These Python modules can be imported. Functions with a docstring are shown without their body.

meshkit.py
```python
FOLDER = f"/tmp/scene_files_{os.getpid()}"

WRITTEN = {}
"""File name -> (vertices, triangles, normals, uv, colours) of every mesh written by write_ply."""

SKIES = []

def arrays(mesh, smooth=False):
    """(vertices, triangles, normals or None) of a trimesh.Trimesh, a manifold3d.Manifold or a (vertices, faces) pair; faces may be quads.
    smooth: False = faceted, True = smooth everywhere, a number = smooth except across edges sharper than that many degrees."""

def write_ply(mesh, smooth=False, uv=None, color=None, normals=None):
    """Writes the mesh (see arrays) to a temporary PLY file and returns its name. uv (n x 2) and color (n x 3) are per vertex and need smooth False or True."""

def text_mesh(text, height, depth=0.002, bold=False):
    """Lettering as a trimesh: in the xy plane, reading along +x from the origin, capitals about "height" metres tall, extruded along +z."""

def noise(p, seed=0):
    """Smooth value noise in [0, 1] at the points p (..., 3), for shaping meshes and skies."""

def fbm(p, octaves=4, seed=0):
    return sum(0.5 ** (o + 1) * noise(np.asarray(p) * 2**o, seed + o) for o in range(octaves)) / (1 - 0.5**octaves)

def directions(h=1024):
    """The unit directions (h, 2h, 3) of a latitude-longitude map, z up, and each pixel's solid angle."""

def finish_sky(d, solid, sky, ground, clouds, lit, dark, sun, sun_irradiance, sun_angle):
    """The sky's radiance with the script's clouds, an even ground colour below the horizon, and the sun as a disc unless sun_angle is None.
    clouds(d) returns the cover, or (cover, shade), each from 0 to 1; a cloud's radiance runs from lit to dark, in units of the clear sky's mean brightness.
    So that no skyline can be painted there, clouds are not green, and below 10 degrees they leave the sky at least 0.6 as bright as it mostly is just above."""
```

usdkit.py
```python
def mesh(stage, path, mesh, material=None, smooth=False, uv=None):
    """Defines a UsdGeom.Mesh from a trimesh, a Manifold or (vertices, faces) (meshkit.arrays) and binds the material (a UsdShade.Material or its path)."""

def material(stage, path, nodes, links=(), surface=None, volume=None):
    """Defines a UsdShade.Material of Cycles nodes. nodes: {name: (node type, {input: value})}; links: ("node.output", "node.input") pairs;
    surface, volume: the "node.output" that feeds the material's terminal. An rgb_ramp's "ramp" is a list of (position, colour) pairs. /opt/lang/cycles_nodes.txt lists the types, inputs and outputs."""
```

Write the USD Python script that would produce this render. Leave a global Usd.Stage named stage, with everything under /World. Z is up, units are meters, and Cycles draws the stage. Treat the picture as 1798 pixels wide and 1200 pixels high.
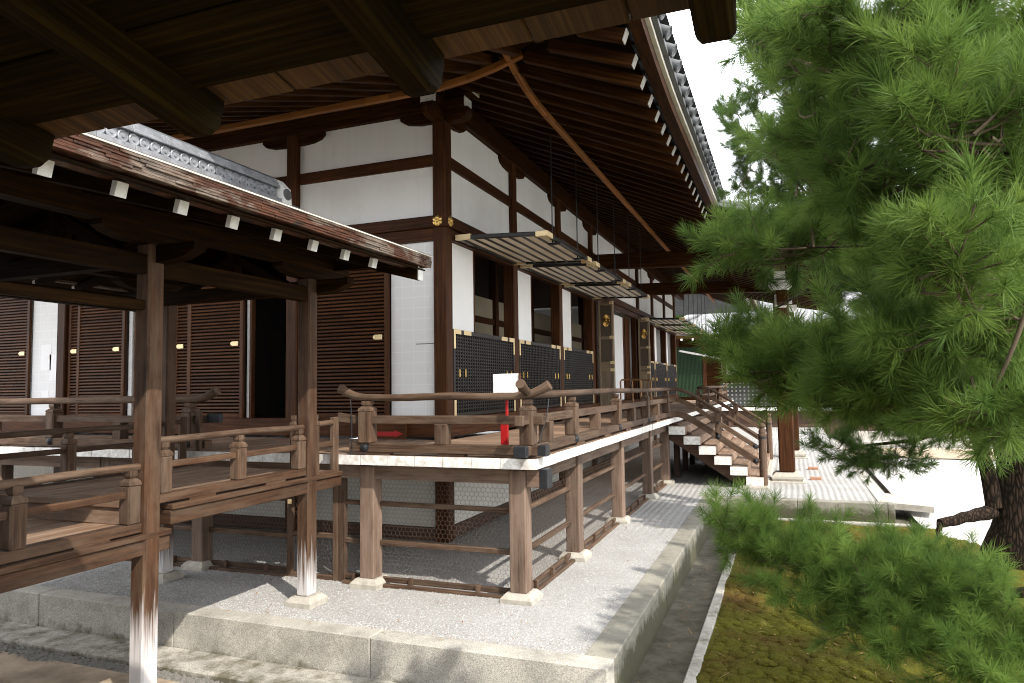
import math, random
import numpy as np, trimesh, usdkit, meshkit
from pxr import Usd, UsdGeom, UsdLux, UsdShade, Sdf, Gf, Vt

stage = Usd.Stage.CreateInMemory()
UsdGeom.SetStageUpAxis(stage, UsdGeom.Tokens.z)
UsdGeom.SetStageMetersPerUnit(stage, 1.0)
world = UsdGeom.Xform.Define(stage, '/World'); stage.SetDefaultPrim(world.GetPrim())
UsdGeom.Scope.Define(stage, '/World/Looks')
RND = random.Random(7)
NP = np.random.default_rng(11)

# ------------------------------------------------------------------ camera, sun, sky
EYE = (0.0, 0.0, 1.7)
YAW, PITCH, ROLL, FPX = math.radians(21.279), math.radians(3.729), math.radians(-0.8675), 1239.56
fw = np.array([-math.sin(YAW) * math.cos(PITCH), math.cos(YAW) * math.cos(PITCH), math.sin(PITCH)])
rt = np.array([math.cos(YAW), math.sin(YAW), 0.0]); up = np.cross(rt, fw)
rt, up = math.cos(ROLL) * rt + math.sin(ROLL) * up, -math.sin(ROLL) * rt + math.cos(ROLL) * up
cam = UsdGeom.Camera.Define(stage, '/World/camera')
cam.AddTransformOp().Set(Gf.Matrix4d(*rt, 0, *up, 0, *(-fw), 0, *EYE, 1))
cam.CreateHorizontalApertureAttr(36.0); cam.CreateVerticalApertureAttr(36.0 * 683 / 1024)
cam.CreateFocalLengthAttr(36.0 * FPX / 1798)
cam.CreateClippingRangeAttr(Gf.Vec2f(0.02, 500))
cam.CreateExposureAttr(0.95)

SUN = np.array([0.85, -0.56, 1.0]); SUN /= np.linalg.norm(SUN)
sun = UsdLux.DistantLight.Define(stage, '/World/sun')
sx = np.cross([0, 0, 1.0], SUN); sx /= np.linalg.norm(sx); sy = np.cross(SUN, sx)
sun.AddTransformOp().Set(Gf.Matrix4d(*sx, 0, *sy, 0, *SUN, 0, 0, 0, 0, 1))
sun.CreateIntensityAttr(0.78); sun.CreateAngleAttr(0.53); sun.CreateNormalizeAttr(True)
sun.CreateColorAttr(Gf.Vec3f(1.0, 0.94, 0.85))
sky = UsdLux.DomeLight.Define(stage, '/World/sky')
skym = usdkit.material(stage, '/World/Looks/sky', {
    'sky': ('sky_texture', {'sky_type': 'single_scattering', 'sun_disc': False, 'sun_elevation': math.asin(SUN[2]),
                            'sun_rotation': math.atan2(SUN[0], SUN[1]), 'aerosol_density': 2.0}),
    'tc': ('texture_coordinate', {}),
    'nz': ('noise_texture', {'scale': 2.2, 'detail': 6.0, 'roughness': 0.6}),
    'rp': ('rgb_ramp', {'ramp': [(0.0, (0.55, 0.55, 0.55)), (0.6, (0.95, 0.95, 0.95))]}),
    'mx': ('mix_color', {'b': (12.6, 12.9, 13.4), 'use_clamp': False}),
    'bg': ('background_shader', {'strength': 0.15}),
}, [('tc.generated', 'nz.vector'), ('nz.fac', 'rp.fac'), ('rp.color', 'mx.fac'), ('sky.color', 'mx.a'), ('mx.result', 'bg.color')], surface='bg.background')
UsdShade.MaterialBindingAPI.Apply(sky.GetPrim()).Bind(skym)
sky.GetPrim().SetCustomDataByKey('kind', 'structure'); sky.GetPrim().SetCustomDataByKey('label', 'bright white hazy sky between roof eave and pine')

# ------------------------------------------------------------------ materials
def mat(name, nodes, links, surface='p.BSDF'):
    return usdkit.material(stage, '/World/Looks/' + name, nodes, links, surface=surface)

def wood(name, a, b, c, rough=0.7, streak=(1.6, 42.0), grey=None, bump=0.35, bleach=None, spec=0.3):
    """a dark streak, b base, c light streak; grey = (colour, amount) weathered patches; bleach = (height, colour) foot of a post"""
    n = {'tc': ('texture_coordinate', {}), 'mp': ('mapping', {'scale': (streak[0], streak[1], 1.0)}),
         'n1': ('noise_texture', {'scale': 1.0, 'detail': 7.0, 'roughness': 0.62, 'distortion': 0.25}),
         'r1': ('rgb_ramp', {'ramp': [(0.25, a), (0.5, b), (0.78, c)]}),
         'mp2': ('mapping', {'scale': (0.9, 3.0, 1.0)}),
         'n2': ('noise_texture', {'scale': 2.0, 'detail': 4.0, 'roughness': 0.6}),
         'r2': ('rgb_ramp', {'ramp': [(0.3, (0.62, 0.6, 0.58)), (0.7, (1.2, 1.2, 1.2))]}),
         'm1': ('mix_color', {'blend_type': 'multiply', 'fac': 0.85, 'use_clamp': False}),
         'oi': ('object_info', {}), 'mr': ('map_range', {'to_min': 0.78, 'to_max': 1.2}),
         'hs': ('hsv', {}),
         'bp': ('bump', {'strength': bump, 'distance': 0.004}),
         'p': ('principled_bsdf', {'roughness': rough, 'specular_ior_level': spec})}
    l = [('tc.UV', 'mp.vector'), ('mp.vector', 'n1.vector'), ('n1.fac', 'r1.fac'), ('tc.UV', 'mp2.vector'), ('mp2.vector', 'n2.vector'), ('n2.fac', 'r2.fac'),
         ('r1.color', 'm1.a'), ('r2.color', 'm1.b'), ('oi.random', 'mr.value'), ('mr.result', 'hs.value'), ('n1.fac', 'bp.height'), ('bp.normal', 'p.normal')]
    last = 'm1.result'
    if grey:
        n['n3'] = ('noise_texture', {'scale': 1.0, 'detail': 5.0, 'roughness': 0.7}); n['mp3'] = ('mapping', {'scale': (2.2, 9.0, 1.0), 'location': (3.1, 1.7, 0)})
        n['r3'] = ('rgb_ramp', {'ramp': [(0.42, (0, 0, 0)), (0.62, (grey[1],) * 3)]}); n['m3'] = ('mix_color', {'b': grey[0]})
        l += [('tc.UV', 'mp3.vector'), ('mp3.vector', 'n3.vector'), ('n3.fac', 'r3.fac'), ('r3.color', 'm3.fac'), (last, 'm3.a')]; last = 'm3.result'
    if bleach:
        n['ge'] = ('geometry', {}); n['sp'] = ('separate_xyz', {}); n['mpz'] = ('mapping', {'scale': (60.0, 60.0, 3.0)}); n['nz'] = ('noise_texture', {'scale': 1.0, 'detail': 3.0})
        n['ad'] = ('math', {'math_type': 'multiply_add', 'value2': 0.7, 'value3': -0.35}); n['sb'] = ('math', {'math_type': 'add'})
        n['rz'] = ('map_range', {'from_min': bleach[0] - 0.16, 'from_max': bleach[0] + 0.12, 'to_min': 0.92, 'to_max': 0.0, 'clamp': True}); n['m4'] = ('mix_color', {'b': bleach[1]})
        l += [('ge.position', 'sp.vector'), ('ge.position', 'mpz.vector'), ('mpz.vector', 'nz.vector'), ('nz.fac', 'ad.value1'), ('ad.value', 'sb.value1'), ('sp.z', 'sb.value2'),
              ('sb.value', 'rz.value'), ('rz.result', 'm4.fac'), (last, 'm4.a')]; last = 'm4.result'
    l += [(last, 'hs.color'), ('hs.color', 'p.base_color')]
    return mat(name, n, l)

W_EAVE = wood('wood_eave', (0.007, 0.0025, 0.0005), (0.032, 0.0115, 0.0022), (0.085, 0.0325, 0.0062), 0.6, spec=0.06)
W_SHADED = wood('wood_gap_shade', (0.0025, 0.0009, 0.0002), (0.009, 0.0033, 0.0007), (0.022, 0.0085, 0.0018), 0.7, spec=0.04)  # eave wood darkened: shade between rafters and battens put into the colour
W_HALL = wood('wood_hall', (0.015, 0.0048, 0.0014), (0.052, 0.018, 0.0048), (0.115, 0.042, 0.0125), 0.55, spec=0.15)
W_DOOR = wood('wood_door', (0.017, 0.0052, 0.0014), (0.066, 0.023, 0.006), (0.13, 0.049, 0.014), 0.5, spec=0.15)
W_RAIL = wood('wood_rail', (0.01423, 0.00691, 0.00372), (0.06956, 0.0378, 0.02107), (0.15019, 0.09089, 0.05578), 0.8, streak=(2.2, 60.0), grey=((0.1265, 0.0858, 0.0582), 0.75), bump=0.9)
W_POST = wood('wood_veranda_post', (0.05514, 0.03294, 0.02202), (0.14538, 0.09591, 0.06871), (0.24563, 0.17244, 0.1286), 0.8, grey=((0.2005, 0.1453, 0.1101), 0.6), bump=0.5)
W_DECK = wood('wood_deck', (0.081, 0.04458, 0.02624), (0.189, 0.11405, 0.07096), (0.3024, 0.19699, 0.13122), 0.7, streak=(0.9, 38), grey=((0.3132, 0.2333, 0.175), 0.6), bump=0.4)
W_CORR = wood('wood_corridor', (0.01256, 0.00507, 0.00203), (0.05561, 0.02372, 0.00983), (0.1211, 0.05807, 0.02644), 0.72, grey=((0.1005, 0.0638, 0.0393), 0.7), bump=0.7, bleach=(0.30, (0.60, 0.57, 0.56)))
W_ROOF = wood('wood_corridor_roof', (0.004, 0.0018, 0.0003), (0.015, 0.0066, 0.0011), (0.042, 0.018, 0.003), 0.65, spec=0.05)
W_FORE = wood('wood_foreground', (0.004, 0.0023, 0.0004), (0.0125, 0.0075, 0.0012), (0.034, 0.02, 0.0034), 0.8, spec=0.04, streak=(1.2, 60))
W_BASE = wood('wood_under', (0.035, 0.02, 0.014), (0.085, 0.05, 0.035), (0.14, 0.085, 0.06), 0.8)
W_FPL = wood('wood_eave_plank', (0.01364, 0.0057, 0.00139), (0.0589, 0.0258, 0.0058), (0.1302, 0.063, 0.01508), 0.75, streak=(1.2, 60))
W_SHIN = mat('shingle_edge', {'g': ('geometry', {}), 'mp': ('mapping', {'scale': (3.0, 1.1, 3.0)}), 'n1': ('noise_texture', {'scale': 2.4, 'detail': 3.0, 'roughness': 0.55}), 'r1': ('rgb_ramp', {'ramp': [(0.36, (0.30, 0.25, 0.21)), (0.44, (0.27, 0.20, 0.155)), (0.49, (0.12, 0.048, 0.025)), (0.60, (0.15, 0.056, 0.027)), (0.68, (0.045, 0.024, 0.014))]}),
    'mp2': ('mapping', {'scale': (30.0, 9.0, 110.0)}), 'n2': ('noise_texture', {'scale': 1.0, 'detail': 6.0, 'roughness': 0.75}), 'r2': ('rgb_ramp', {'ramp': [(0.34, (0.12, 0.10, 0.09)), (0.48, (0.75, 0.7, 0.66)), (0.66, (1.5, 1.45, 1.4))]}), 'm': ('mix_color', {'blend_type': 'multiply', 'fac': 0.92, 'use_clamp': False}),
    'mr': ('map_range', {'to_min': 0.55, 'to_max': 1.35}), 'h': ('hsv', {}), 'b': ('bump', {'strength': 1.0, 'distance': 0.006}), 'p': ('principled_bsdf', {'roughness': 0.6, 'specular_ior_level': 0.3})},
    [('g.position', 'mp.vector'), ('mp.vector', 'n1.vector'), ('n1.fac', 'r1.fac'), ('g.position', 'mp2.vector'), ('mp2.vector', 'n2.vector'), ('n2.fac', 'r2.fac'), ('r1.color', 'm.a'), ('r2.color', 'm.b'), ('m.result', 'h.color'), ('g.random_per_island', 'mr.value'), ('mr.result', 'h.value'), ('h.color', 'p.base_color'), ('n2.fac', 'b.height'), ('b.normal', 'p.normal')])
W_PURL = wood('wood_new_purlin', (0.10, 0.036, 0.006), (0.22, 0.082, 0.014), (0.33, 0.13, 0.026), 0.55)
W_TAN = wood('wood_door_leaf', (0.13, 0.095, 0.06), (0.25, 0.19, 0.125), (0.36, 0.28, 0.19), 0.7)

def plain(name, col, rough=0.6, metal=0.0, var=0.0, scale=6.0, bump=0.0, bscale=60.0, spec=0.4, dark=None):
    n = {'p': ('principled_bsdf', {'base_color': col, 'roughness': rough, 'metallic': metal, 'specular_ior_level': spec})}; l = []
    if var or bump:
        n['g'] = ('geometry', {}); n['n'] = ('noise_texture', {'scale': scale, 'detail': 6.0, 'roughness': 0.65}); l += [('g.position', 'n.vector')]
    if var:
        lo = dark if dark else tuple(x * (1 - var) for x in col)
        n['r'] = ('rgb_ramp', {'ramp': [(0.33, lo), (0.62, col), (0.8, tuple(min(1, x * (1 + var * 0.35)) for x in col))]}); l += [('n.fac', 'r.fac'), ('r.color', 'p.base_color')]
    if bump:
        n['n2'] = ('noise_texture', {'scale': bscale, 'detail': 4.0}); n['b'] = ('bump', {'strength': bump, 'distance': 0.004}); l += [('g.position', 'n2.vector'), ('n2.fac', 'b.height'), ('b.normal', 'p.normal')]
    return mat(name, n, l)

PLASTER = mat('plaster', {'g': ('geometry', {}), 'n': ('noise_texture', {'scale': 1.1, 'detail': 7.0, 'roughness': 0.62}), 'r': ('rgb_ramp', {'ramp': [(0.28, (0.73, 0.725, 0.70)), (0.5, (0.81, 0.81, 0.795)), (0.75, (0.85, 0.855, 0.85))]}), 'mp': ('mapping', {'scale': (14.0, 14.0, 0.9)}), 'n2': ('noise_texture', {'scale': 1.0, 'detail': 5.0, 'roughness': 0.6}), 'r2': ('rgb_ramp', {'ramp': [(0.30, (0.90, 0.885, 0.85)), (0.5, (1, 1, 1))]}), 'm': ('mix_color', {'blend_type': 'multiply', 'fac': 0.3}),
    'n3': ('noise_texture', {'scale': 140.0, 'detail': 3.0}), 'b': ('bump', {'strength': 0.25, 'distance': 0.003}), 'p': ('principled_bsdf', {'roughness': 0.9, 'specular_ior_level': 0.2})},
    [('g.position', 'n.vector'), ('n.fac', 'r.fac'), ('g.position', 'mp.vector'), ('mp.vector', 'n2.vector'), ('n2.fac', 'r2.fac'), ('r.color', 'm.a'), ('r2.color', 'm.b'), ('m.result', 'p.base_color'), ('g.position', 'n3.vector'), ('n3.fac', 'b.height'), ('b.normal', 'p.normal')])
PLASTER_LOW = plain('plaster_plinth', (0.66, 0.64, 0.58), 0.9, var=0.12, scale=2.5, bump=0.2, bscale=120, spec=0.2)
PAPER = plain('paper', (0.80, 0.80, 0.79), 0.9, var=0.03, scale=3.0, spec=0.15)
WHITE = plain('white_paint', (0.80, 0.79, 0.76), 0.75, var=0.5, scale=17.0, bump=0.3, bscale=90, dark=(0.50, 0.47, 0.42))
WHITE3 = plain('white_paint_worn', (0.42, 0.40, 0.37), 0.8, var=0.4, scale=40.0)
WHITE2 = plain('white_paint_fresh', (0.74, 0.73, 0.70), 0.75, var=0.2, scale=30.0)
LACQ = plain('black_lacquer', (0.016, 0.0135, 0.011), 0.33, spec=0.32, var=0.4, scale=9)
LACQB = plain('black_backing', (0.03, 0.03, 0.03), 0.6)
GOLD = plain('gilt', (0.83, 0.56, 0.19), 0.34, metal=1.0, var=0.3, scale=40)
GOLDP = plain('gilt_pale', (0.80, 0.63, 0.36), 0.45, metal=0.55, var=0.15, scale=60)
IRON = plain('iron', (0.035, 0.036, 0.04), 0.5, metal=0.6, var=0.3, scale=60, bump=0.4, bscale=200)
STONE = plain('foundation_stone', (0.43, 0.40, 0.34), 0.9, var=0.3, scale=14, bump=0.6, bscale=120)
RED = plain('red_paint', (0.36, 0.008, 0.008), 0.5, var=0.1)
BRASS = plain('rail_brown', (0.25, 0.13, 0.05), 0.4, metal=0.4)
TILE = plain('roof_tile', (0.095, 0.10, 0.105), 0.55, var=0.35, scale=5, bump=0.3)
TILE_L = plain('ridge_tile', (0.24, 0.248, 0.265), 0.42, var=0.4, scale=12, bump=0.3)
TILE_F = plain('far_tile', (0.25, 0.25, 0.26), 0.5, var=0.2, scale=2, bump=0.3)
BARKROOF = plain('bark_roof', (0.10, 0.08, 0.065), 0.9, var=0.5, scale=7, bump=1.0, bscale=40)
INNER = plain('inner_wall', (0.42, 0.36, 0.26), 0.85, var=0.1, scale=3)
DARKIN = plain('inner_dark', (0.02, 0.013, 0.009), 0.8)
BLIND = plain('green_reed', (0.012, 0.036, 0.011), 0.8, var=0.35, scale=20)
CREAM = plain('cream_trim', (0.62, 0.58, 0.50), 0.6, var=0.2, scale=8)
WIRE = plain('net_wire', (0.16, 0.115, 0.085), 0.6, metal=0.2)
COURT = plain('court_gravel', (0.47, 0.455, 0.43), 0.95, var=0.06, scale=9, bump=0.6, bscale=60)
DITCH = plain('ditch_concrete', (0.105, 0.094, 0.07), 0.95, var=0.55, scale=5, bump=1.0, bscale=70, dark=(0.04, 0.035, 0.02))  # base colour darkened to stand in for tree shade
DIRT = plain('dirt', (0.36, 0.285, 0.20), 0.95, var=0.4, scale=4, bump=1.0, bscale=55, dark=(0.20, 0.15, 0.10))

def stone_moss(name, col, low, zmid):
    """granite with grain; moss and damp gathers on the lowest part with an uneven edge"""
    return mat(name, {'g': ('geometry', {}), 'n1': ('noise_texture', {'scale': 3.0, 'detail': 6.0, 'roughness': 0.7}), 'v': ('noise_texture', {'scale': 160.0, 'detail': 3.0}),
        'r1': ('rgb_ramp', {'ramp': [(0.3, tuple(x * 0.62 for x in col)), (0.55, col), (0.75, tuple(x * 1.2 for x in col))]}),
        'rv': ('rgb_ramp', {'ramp': [(0.35, (0.55, 0.55, 0.55)), (0.65, (1.25, 1.25, 1.25))]}), 'm1': ('mix_color', {'blend_type': 'multiply', 'fac': 0.8, 'use_clamp': False}),
        'sp': ('separate_xyz', {}), 'n2': ('noise_texture', {'scale': 7.0, 'detail': 5.0, 'roughness': 0.7}), 'ma': ('math', {'math_type': 'multiply_add', 'value2': 0.42, 'value3': -0.21}), 'ad': ('math', {'math_type': 'add'}),
        'rz': ('map_range', {'from_min': zmid - 0.05, 'from_max': zmid + 0.05, 'to_min': 0.85, 'to_max': 0.0, 'clamp': True}), 'm2': ('mix_color', {'b': low}),
        'b': ('bump', {'strength': 0.7, 'distance': 0.004}), 'p': ('principled_bsdf', {'roughness': 0.92, 'specular_ior_level': 0.25})},
        [('g.position', 'n1.vector'), ('g.position', 'v.vector'), ('n1.fac', 'r1.fac'), ('v.fac', 'rv.fac'), ('r1.color', 'm1.a'), ('rv.color', 'm1.b'),
         ('g.position', 'sp.vector'), ('g.position', 'n2.vector'), ('n2.fac', 'ma.value1'), ('ma.value', 'ad.value1'), ('sp.z', 'ad.value2'), ('ad.value', 'rz.value'), ('rz.result', 'm2.fac'),
         ('m1.result', 'm2.a'), ('m2.result', 'p.base_color'), ('v.fac', 'b.height'), ('b.normal', 'p.normal')])
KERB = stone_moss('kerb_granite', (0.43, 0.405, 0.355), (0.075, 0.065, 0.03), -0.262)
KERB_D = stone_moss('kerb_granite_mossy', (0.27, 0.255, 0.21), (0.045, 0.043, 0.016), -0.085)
GRAVEL = mat('gravel', {'g': ('geometry', {}), 'v': ('voronoi_texture', {'scale': 120.0}), 'v2': ('voronoi_texture', {'scale': 120.0, 'feature': 'distance_to_edge'}),
    'bw': ('rgb_to_bw', {}), 'r': ('rgb_ramp', {'ramp': [(0.0, (0.25, 0.24, 0.225)), (0.22, (0.355, 0.348, 0.336)), (0.7, (0.405, 0.40, 0.39)), (1.0, (0.50, 0.495, 0.485))]}),
    'e': ('rgb_ramp', {'ramp': [(0.0, (0.66, 0.65, 0.63)), (0.14, (1, 1, 1))]}), 'm': ('mix_color', {'blend_type': 'multiply', 'fac': 0.8}),
    'n': ('noise_texture', {'scale': 1.3, 'detail': 4.0}), 'rn': ('rgb_ramp', {'ramp': [(0.3, (0.82, 0.81, 0.79)), (0.65, (1.0, 1.0, 1.0))]}), 'm2': ('mix_color', {'blend_type': 'multiply', 'fac': 1.0}),
    'b': ('bump', {'strength': 0.5, 'distance': 0.006}), 'p': ('principled_bsdf', {'roughness': 0.9, 'specular_ior_level': 0.2})},
    [('g.position', 'v.vector'), ('g.position', 'v2.vector'), ('v.color', 'bw.color'), ('bw.val', 'r.fac'), ('v2.distance', 'e.fac'), ('r.color', 'm.a'), ('e.color', 'm.b'),
     ('g.position', 'n.vector'), ('n.fac', 'rn.fac'), ('m.result', 'm2.a'), ('rn.color', 'm2.b'), ('m2.result', 'p.base_color'), ('v2.distance', 'b.height'), ('b.normal', 'p.normal')])
PEBBLE = mat('pebble', {'o': ('object_info', {}), 'r': ('rgb_ramp', {'ramp': [(0.0, (0.25, 0.19, 0.15)), (0.05, (0.32, 0.305, 0.29)), (0.6, (0.40, 0.395, 0.385)), (1.0, (0.52, 0.515, 0.505))]}),
    'p': ('principled_bsdf', {'roughness': 0.85, 'specular_ior_level': 0.25})}, [('o.random', 'r.fac'), ('r.color', 'p.base_color')])
MOSS = mat('moss', {'g': ('geometry', {}), 'n': ('noise_texture', {'scale': 1.5, 'detail': 7.0, 'roughness': 0.65}), 'r': ('rgb_ramp', {'ramp': [(0.30, (0.095, 0.058, 0.018)), (0.42, (0.092, 0.072, 0.014)), (0.54, (0.105, 0.102, 0.015)), (0.72, (0.165, 0.152, 0.02))]}),
    'n2': ('noise_texture', {'scale': 70.0, 'detail': 4.0, 'roughness': 0.7}), 'r2': ('rgb_ramp', {'ramp': [(0.3, (0.45, 0.42, 0.36)), (0.7, (1.35, 1.35, 1.2))]}), 'm': ('mix_color', {'blend_type': 'multiply', 'fac': 0.85, 'use_clamp': False}),
    'b': ('bump', {'strength': 1.0, 'distance': 0.02}), 'p': ('principled_bsdf', {'roughness': 1.0, 'specular_ior_level': 0.1})},
    [('g.position', 'n.vector'), ('n.fac', 'r.fac'), ('g.position', 'n2.vector'), ('n2.fac', 'r2.fac'), ('r.color', 'm.a'), ('r2.color', 'm.b'), ('m.result', 'p.base_color'), ('n2.fac', 'b.height'), ('b.normal', 'p.normal')])
def needles(name, lo, mid, hi):
    return mat(name, {'o': ('object_info', {}), 'g': ('geometry', {}), 'ad': ('math', {'math_type': 'multiply_add', 'value2': 0.95}), 'r': ('rgb_ramp', {'ramp': [(0.0, lo), (0.6, mid), (1.3, hi)]}),
        'mm': ('math', {'math_type': 'multiply', 'value2': 0.42}),
        'p': ('principled_bsdf', {'roughness': 0.5, 'specular_ior_level': 0.12}), 't': ('translucent_bsdf', {}), 'mx': ('mix_closure', {'fac': 0.38})},
        [('g.random_per_island', 'ad.value1'), ('o.random', 'mm.value1'), ('mm.value', 'ad.value3'), ('ad.value', 'r.fac'), ('r.color', 'p.base_color'), ('r.color', 't.color'), ('p.BSDF', 'mx.closure1'), ('t.BSDF', 'mx.closure2')], surface='mx.closure')
NEEDLE = needles('pine_needle', (0.064, 0.117, 0.023), (0.175, 0.26, 0.052), (0.40, 0.455, 0.13))
NEEDLE2 = needles('pine_needle_dark', (0.05, 0.09, 0.022), (0.125, 0.195, 0.045), (0.25, 0.31, 0.085))
LEAF = needles('far_leaf', (0.05, 0.09, 0.02), (0.09, 0.15, 0.03), (0.15, 0.22, 0.05))
BARK = mat('pine_bark', {'g': ('geometry', {}), 'mp': ('mapping', {'scale': (1.0, 1.0, 0.22)}), 'v': ('voronoi_texture', {'scale': 34.0, 'feature': 'distance_to_edge'}), 'n': ('noise_texture', {'scale': 30.0, 'detail': 6.0, 'roughness': 0.7}), 'a': ('mix_color', {'fac': 0.25}), 'r': ('rgb_ramp', {'ramp': [(0.02, (0.008, 0.006, 0.004)), (0.10, (0.035, 0.022, 0.015)), (0.35, (0.075, 0.05, 0.035))]}),
    'mu': ('math', {'math_type': 'multiply'}), 'b': ('bump', {'strength': 1.0, 'distance': 0.03}), 'p': ('principled_bsdf', {'roughness': 0.95, 'specular_ior_level': 0.15})},
    [('g.position', 'mp.vector'), ('mp.vector', 'v.vector'), ('g.position', 'n.vector'), ('v.distance', 'mu.value1'), ('n.fac', 'mu.value2'), ('mu.value', 'r.fac'), ('r.color', 'p.base_color'), ('mu.value', 'b.height'), ('b.normal', 'p.normal')])
TWIG = plain('pine_twig', (0.10, 0.072, 0.045), 0.9, var=0.3, scale=20)

# ------------------------------------------------------------------ mesh builder
_s = np.array([[a, b, c] for a in (-1, 1) for b in (-1, 1) for c in (-1, 1)], float)
_sg, _mk = [], []
for s in _s:
    for k in range(3):
        m = np.ones(3); m[k] = 0; _sg.append(s); _mk.append(m)
_sg, _mk = np.array(_sg), np.array(_mk)
_hull = trimesh.Trimesh(_sg - 0.1 * _sg * _mk, process=False).convex_hull
_pts = _sg - 0.1 * _sg * _mk
_idx = [int(np.argmin(np.abs(_pts - v).sum(1))) for v in _hull.vertices]
CH_F = np.array(_idx)[_hull.faces]

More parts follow.
